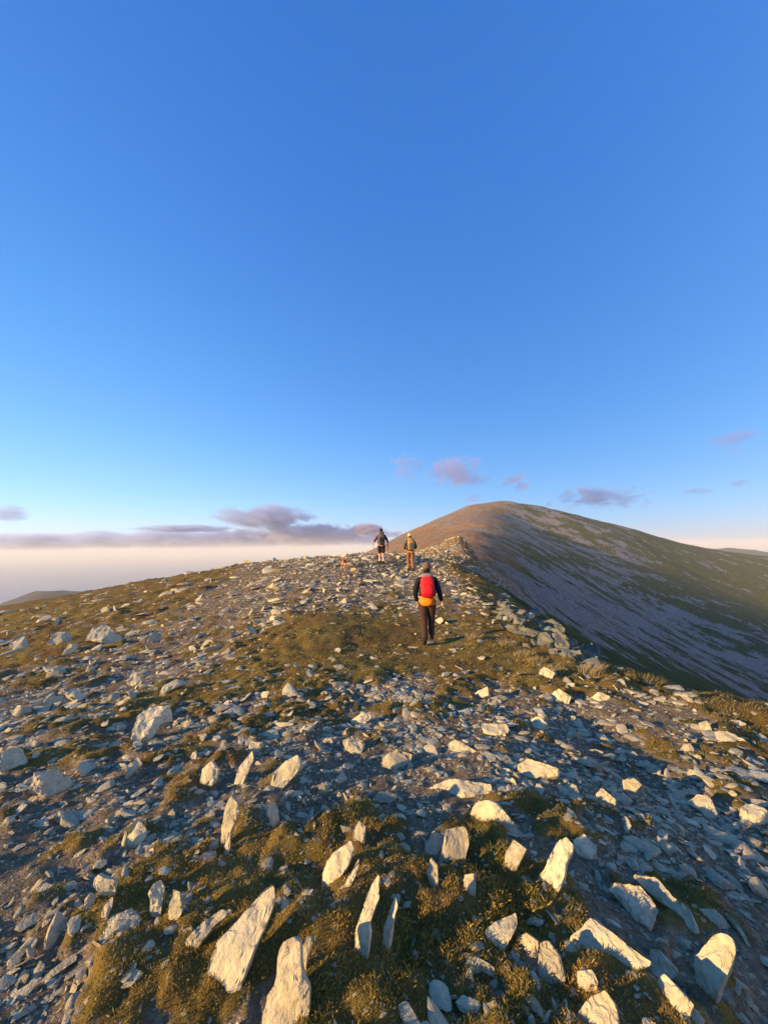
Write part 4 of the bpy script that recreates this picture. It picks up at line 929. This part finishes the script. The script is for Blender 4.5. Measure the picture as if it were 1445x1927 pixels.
def joints(lean, wl, wr, el, er, kl, kr, al, ar, tl, tr):
    f = math.tan(R(lean))
    def y(z): return (z - .95) * f
    J = {'pelvis': (0, 0, .96, .145, .11), 'waist': (0, y(1.10), 1.10, .13, .098), 'chest': (0, y(1.28), 1.28, .155, .112), 'upchest': (0, y(1.41), 1.41, .12, .085), 'neck': (0, y(1.51) + .01, 1.51, .056), 'headbase': (0, y(1.57) + .03, 1.575, .062, .075), 'head': (0, y(1.66) + .045, 1.665, .078, .096), 'headtop': (0, y(1.72) + .045, 1.735, .052, .066)}
    for q, e, w, k, a, t in (('L', el, wl, kl, al, tl), ('R', er, wr, kr, ar, tr)):
        sx = 1 if q == 'R' else -1
        J['shoulder' + q] = (sx * .185, y(1.40), 1.405, .058); J['elbow' + q] = (*e, .042); J['wrist' + q] = (*w, .029)
        J['hip' + q] = (sx * .092, 0, .90, .098); J['knee' + q] = (*k, .062); J['ankle' + q] = (*a, .043); J['toe' + q] = (*t, .036)
    return J
NAVY = cloth('navy_shell', (.007, .008, .017)); BLACK = cloth('black_nylon', (.012, .012, .014)); DBROWN = cloth('dark_brown_trousers', (.055, .026, .018))
ORANGE = cloth('orange_fleece', (.75, .22, .012)); TAUPE = cloth('taupe_knit', (.15, .10, .075)); RED = cloth('red_pack_nylon', (.58, .008, .016), .55); GREY = cloth('grey_nylon', (.22, .17, .17)); HAIR = plain('dark_hair', (.02, .014, .01), .5)
MAROON = cloth('maroon_jacket', (.14, .025, .035)); SHORTS = cloth('dark_shorts', (.02, .016, .02)); SOCK = cloth('white_sock', (.6, .56, .52)); OLIVEP = cloth('grey_brown_pack', (.10, .085, .07)); TANP = cloth('tan_pack', (.36, .21, .06)); BROWNT = cloth('brown_trousers', (.24, .105, .045)); CREAMH = cloth('cream_hat', (.62, .45, .22)); OLIVE = cloth('dark_olive_jacket', (.07, .045, .02)); GREYG = cloth('grey_green_pack', (.10, .105, .08)); STEEL = plain('pole_metal', (.25, .24, .23), .35)
j1 = joints(5, (-.235, .06, .92), (.31, -.04, .93), (-.275, -.04, 1.14), (.26, -.05, 1.17), (-.085, .05, .50), (.085, .14, .52), (-.08, -.20, .12), (.075, .06, .14), (-.085, -.10, .03), (.08, .20, .09))
person((806, 1212), 147, R(-4), 'person in navy jacket and orange layer, walking away with a red backpack', dict(joints=j1, jacket=NAVY, shirt=ORANGE, legs=DBROWN, short=False, boot=BLACK, hat=TAUPE, hair=HAIR, gaiter=NAVY, hem=.21, pack=(.155, .10, .25), pack_mat=RED, lid=GREY, pocket=RED, strap=BLACK, pack_label='red backpack with grey lid on the nearest walker', dz=.0, lean=5))
j2 = joints(10, (-.36, .22, 1.12), (.33, .20, 1.06), (-.30, .02, 1.20), (.30, -.04, 1.16), (-.085, .10, .50), (.085, .02, .50), (-.085, .04, .12), (.085, -.18, .12), (-.09, .18, .045), (.09, -.06, .03))
b2, P2, s2 = person((718, 1062), 67, R(3), 'person in maroon jacket and dark shorts walking with two poles', dict(joints=j2, jacket=MAROON, legs=SHORTS, short=True, boot=BLACK, sock=SOCK, hair=HAIR, hem=-.04, pack=(.16, .12, .29), pack_mat=OLIVEP, lid=OLIVEP, pocket=BLACK, strap=BLACK, pack_label='dark grey-brown backpack on the walker with two poles', lean=10))
j3 = joints(6, (-.20, .20, 1.06), (.20, .20, 1.06), (-.28, -.02, 1.14), (.28, -.02, 1.14), (-.085, .12, .50), (.085, .0, .50), (-.085, .06, .12), (.085, -.22, .13), (-.09, .20, .045), (.09, -.10, .03))
person((773, 1076), 71, R(6), 'person in olive jacket, brown trousers and cream hat, right of the one with poles', dict(joints=j3, jacket=OLIVE, legs=BROWNT, short=False, boot=BLACK, hat=CREAMH, hair=HAIR, hem=-.02, pack=(.165, .12, .27), pack_mat=TANP, lid=TANP, pocket=GREYG, strap=BLACK, pack_label='tan backpack with grey-green pocket on the walker in brown trousers', lean=6))
for sx, lab in ((-1, 'thin trekking pole in the left hand of the walker in shorts'), (1, 'thin trekking pole in the right hand of the walker in shorts')):
    w_ = np.array(j2['wrist' + ('R' if sx > 0 else 'L')][:3]); e_ = np.array(j2['elbow' + ('R' if sx > 0 else 'L')][:3]); dr = (w_ - e_) / np.linalg.norm(w_ - e_); top = w_ + dr * .09
    pl = bpy.data.objects.new('trekking_pole', None); COL.objects.link(pl); pl.location = b2.location; pl.scale = b2.scale; pl.rotation_euler = b2.rotation_euler; pl.empty_display_size = .1
    prop(pl, lab, 'trekking pole', 'trekking poles of the walker in shorts')
    foot = np.array([top[0] + sx * .02, top[1] - .10, 0.0]); c3, s3 = math.cos(R(3)), math.sin(R(3))
    wx, wy = P2[0] + s2 * (foot[0] * c3 - foot[1] * s3), P2[1] + s2 * (foot[0] * s3 + foot[1] * c3); foot[2] = (gz(wx, wy) - P2[2]) / s2
    u_ = (foot - top) / np.linalg.norm(foot - top)
    tube('shaft', [top + u_ * .02, foot], [.014, .011], STEEL, pl, 8); tube('grip', [top - u_ * .05, top + u_ * .11], [.016, .017], BLACK, pl, 8); tube('basket', [foot - u_ * .09, foot - u_ * .08], [.035, .035], BLACK, pl, 10)

# dog seen from behind, tail up
FUR = plain('fox_red_fur', (.52, .19, .055), .8, .3, 60); FURW = plain('pale_fur', (.72, .52, .36), .8, .15)
Pd, _ = hit(648, 1069)
DJ = {'hip': (0, -.14, .40, .085, .10), 'loin': (0, 0, .42, .078, .085), 'chest': (0, .20, .39, .095, .12), 'neck': (0, .34, .50, .06, .07), 'head': (0, .43, .585, .06, .062), 'muzzle': (0, .54, .555, .03), 'nose': (0, .58, .55, .018),
      'tail1': (0, -.24, .46, .028), 'tail2': (.02, -.30, .56, .034), 'tail3': (.05, -.28, .66, .030), 'tail4': (.075, -.23, .72, .014)}
DE = [('hip', 'loin'), ('loin', 'chest'), ('chest', 'neck'), ('neck', 'head'), ('head', 'muzzle'), ('muzzle', 'nose'), ('hip', 'tail1'), ('tail1', 'tail2'), ('tail2', 'tail3'), ('tail3', 'tail4')]
for q, sx in (('L', -1), ('R', 1)):
    DJ.update({'stifle' + q: (sx * .075, -.10, .27, .055, .06), 'hock' + q: (sx * .075, -.22, .15, .024), 'hpaw' + q: (sx * .075, -.19, .02, .026), 'htoe' + q: (sx * .075, -.14, .015, .02),
               'shoulder' + q: (sx * .08, .20, .30, .045), 'elbow' + q: (sx * .08, .17, .23, .03), 'wrist' + q: (sx * .075, .20, .10, .022), 'fpaw' + q: (sx * .075, .21, .02, .025), 'ftoe' + q: (sx * .075, .25, .015, .02), 'ear' + q: (sx * .055, .42, .66, .02), 'eartip' + q: (sx * .065, .43, .70, .008)})
    DE += [('hip', 'stifle' + q), ('stifle' + q, 'hock' + q), ('hock' + q, 'hpaw' + q), ('hpaw' + q, 'htoe' + q), ('chest', 'shoulder' + q), ('shoulder' + q, 'elbow' + q), ('elbow' + q, 'wrist' + q), ('wrist' + q, 'fpaw' + q), ('fpaw' + q, 'ftoe' + q), ('head', 'ear' + q), ('ear' + q, 'eartip' + q)]
dog = skin('dog', DJ, DE, FUR, None, 2, 'loin'); ds = 22 / FPX * Pd[1] / .72; dog.location = Pd; dog.scale = (ds,) * 3; dog.rotation_euler = (0, 0, R(-12)); prop(dog, 'fox-red dog with raised pale tail walking away among the stones', 'dog')
tube('tail_fur', [DJ['tail2'][:3], DJ['tail3'][:3], DJ['tail4'][:3]], [.040, .038, .014], FURW, dog, 10)
for sx in (-1, 1): tube('leg_feathering', [(sx * .078, -.15, .30), (sx * .08, -.205, .20)], [.038, .02], FURW, dog, 8)
print('dog scale', ds)
bpy.context.view_layer.update(); dg = bpy.context.evaluated_depsgraph_get()
baked = [(o, bpy.data.meshes.new_from_object(o.evaluated_get(dg)), mat) for o, mat, _ in BAKE]
for o, me, mat in baked:
    nm = o.data.name; o.modifiers.clear(); old = o.data; o.data = me; bpy.data.meshes.remove(old); me.materials.clear(); me.materials.append(mat); me.polygons.foreach_set('use_smooth', [True] * len(me.polygons))

print('triangles', sum(sum(len(p.vertices) - 2 for p in o.data.polygons) if len(o.data.polygons) < 5000 else len(o.data.loops) - 2 * len(o.data.polygons) for o in scene.objects if o.type == 'MESH'))
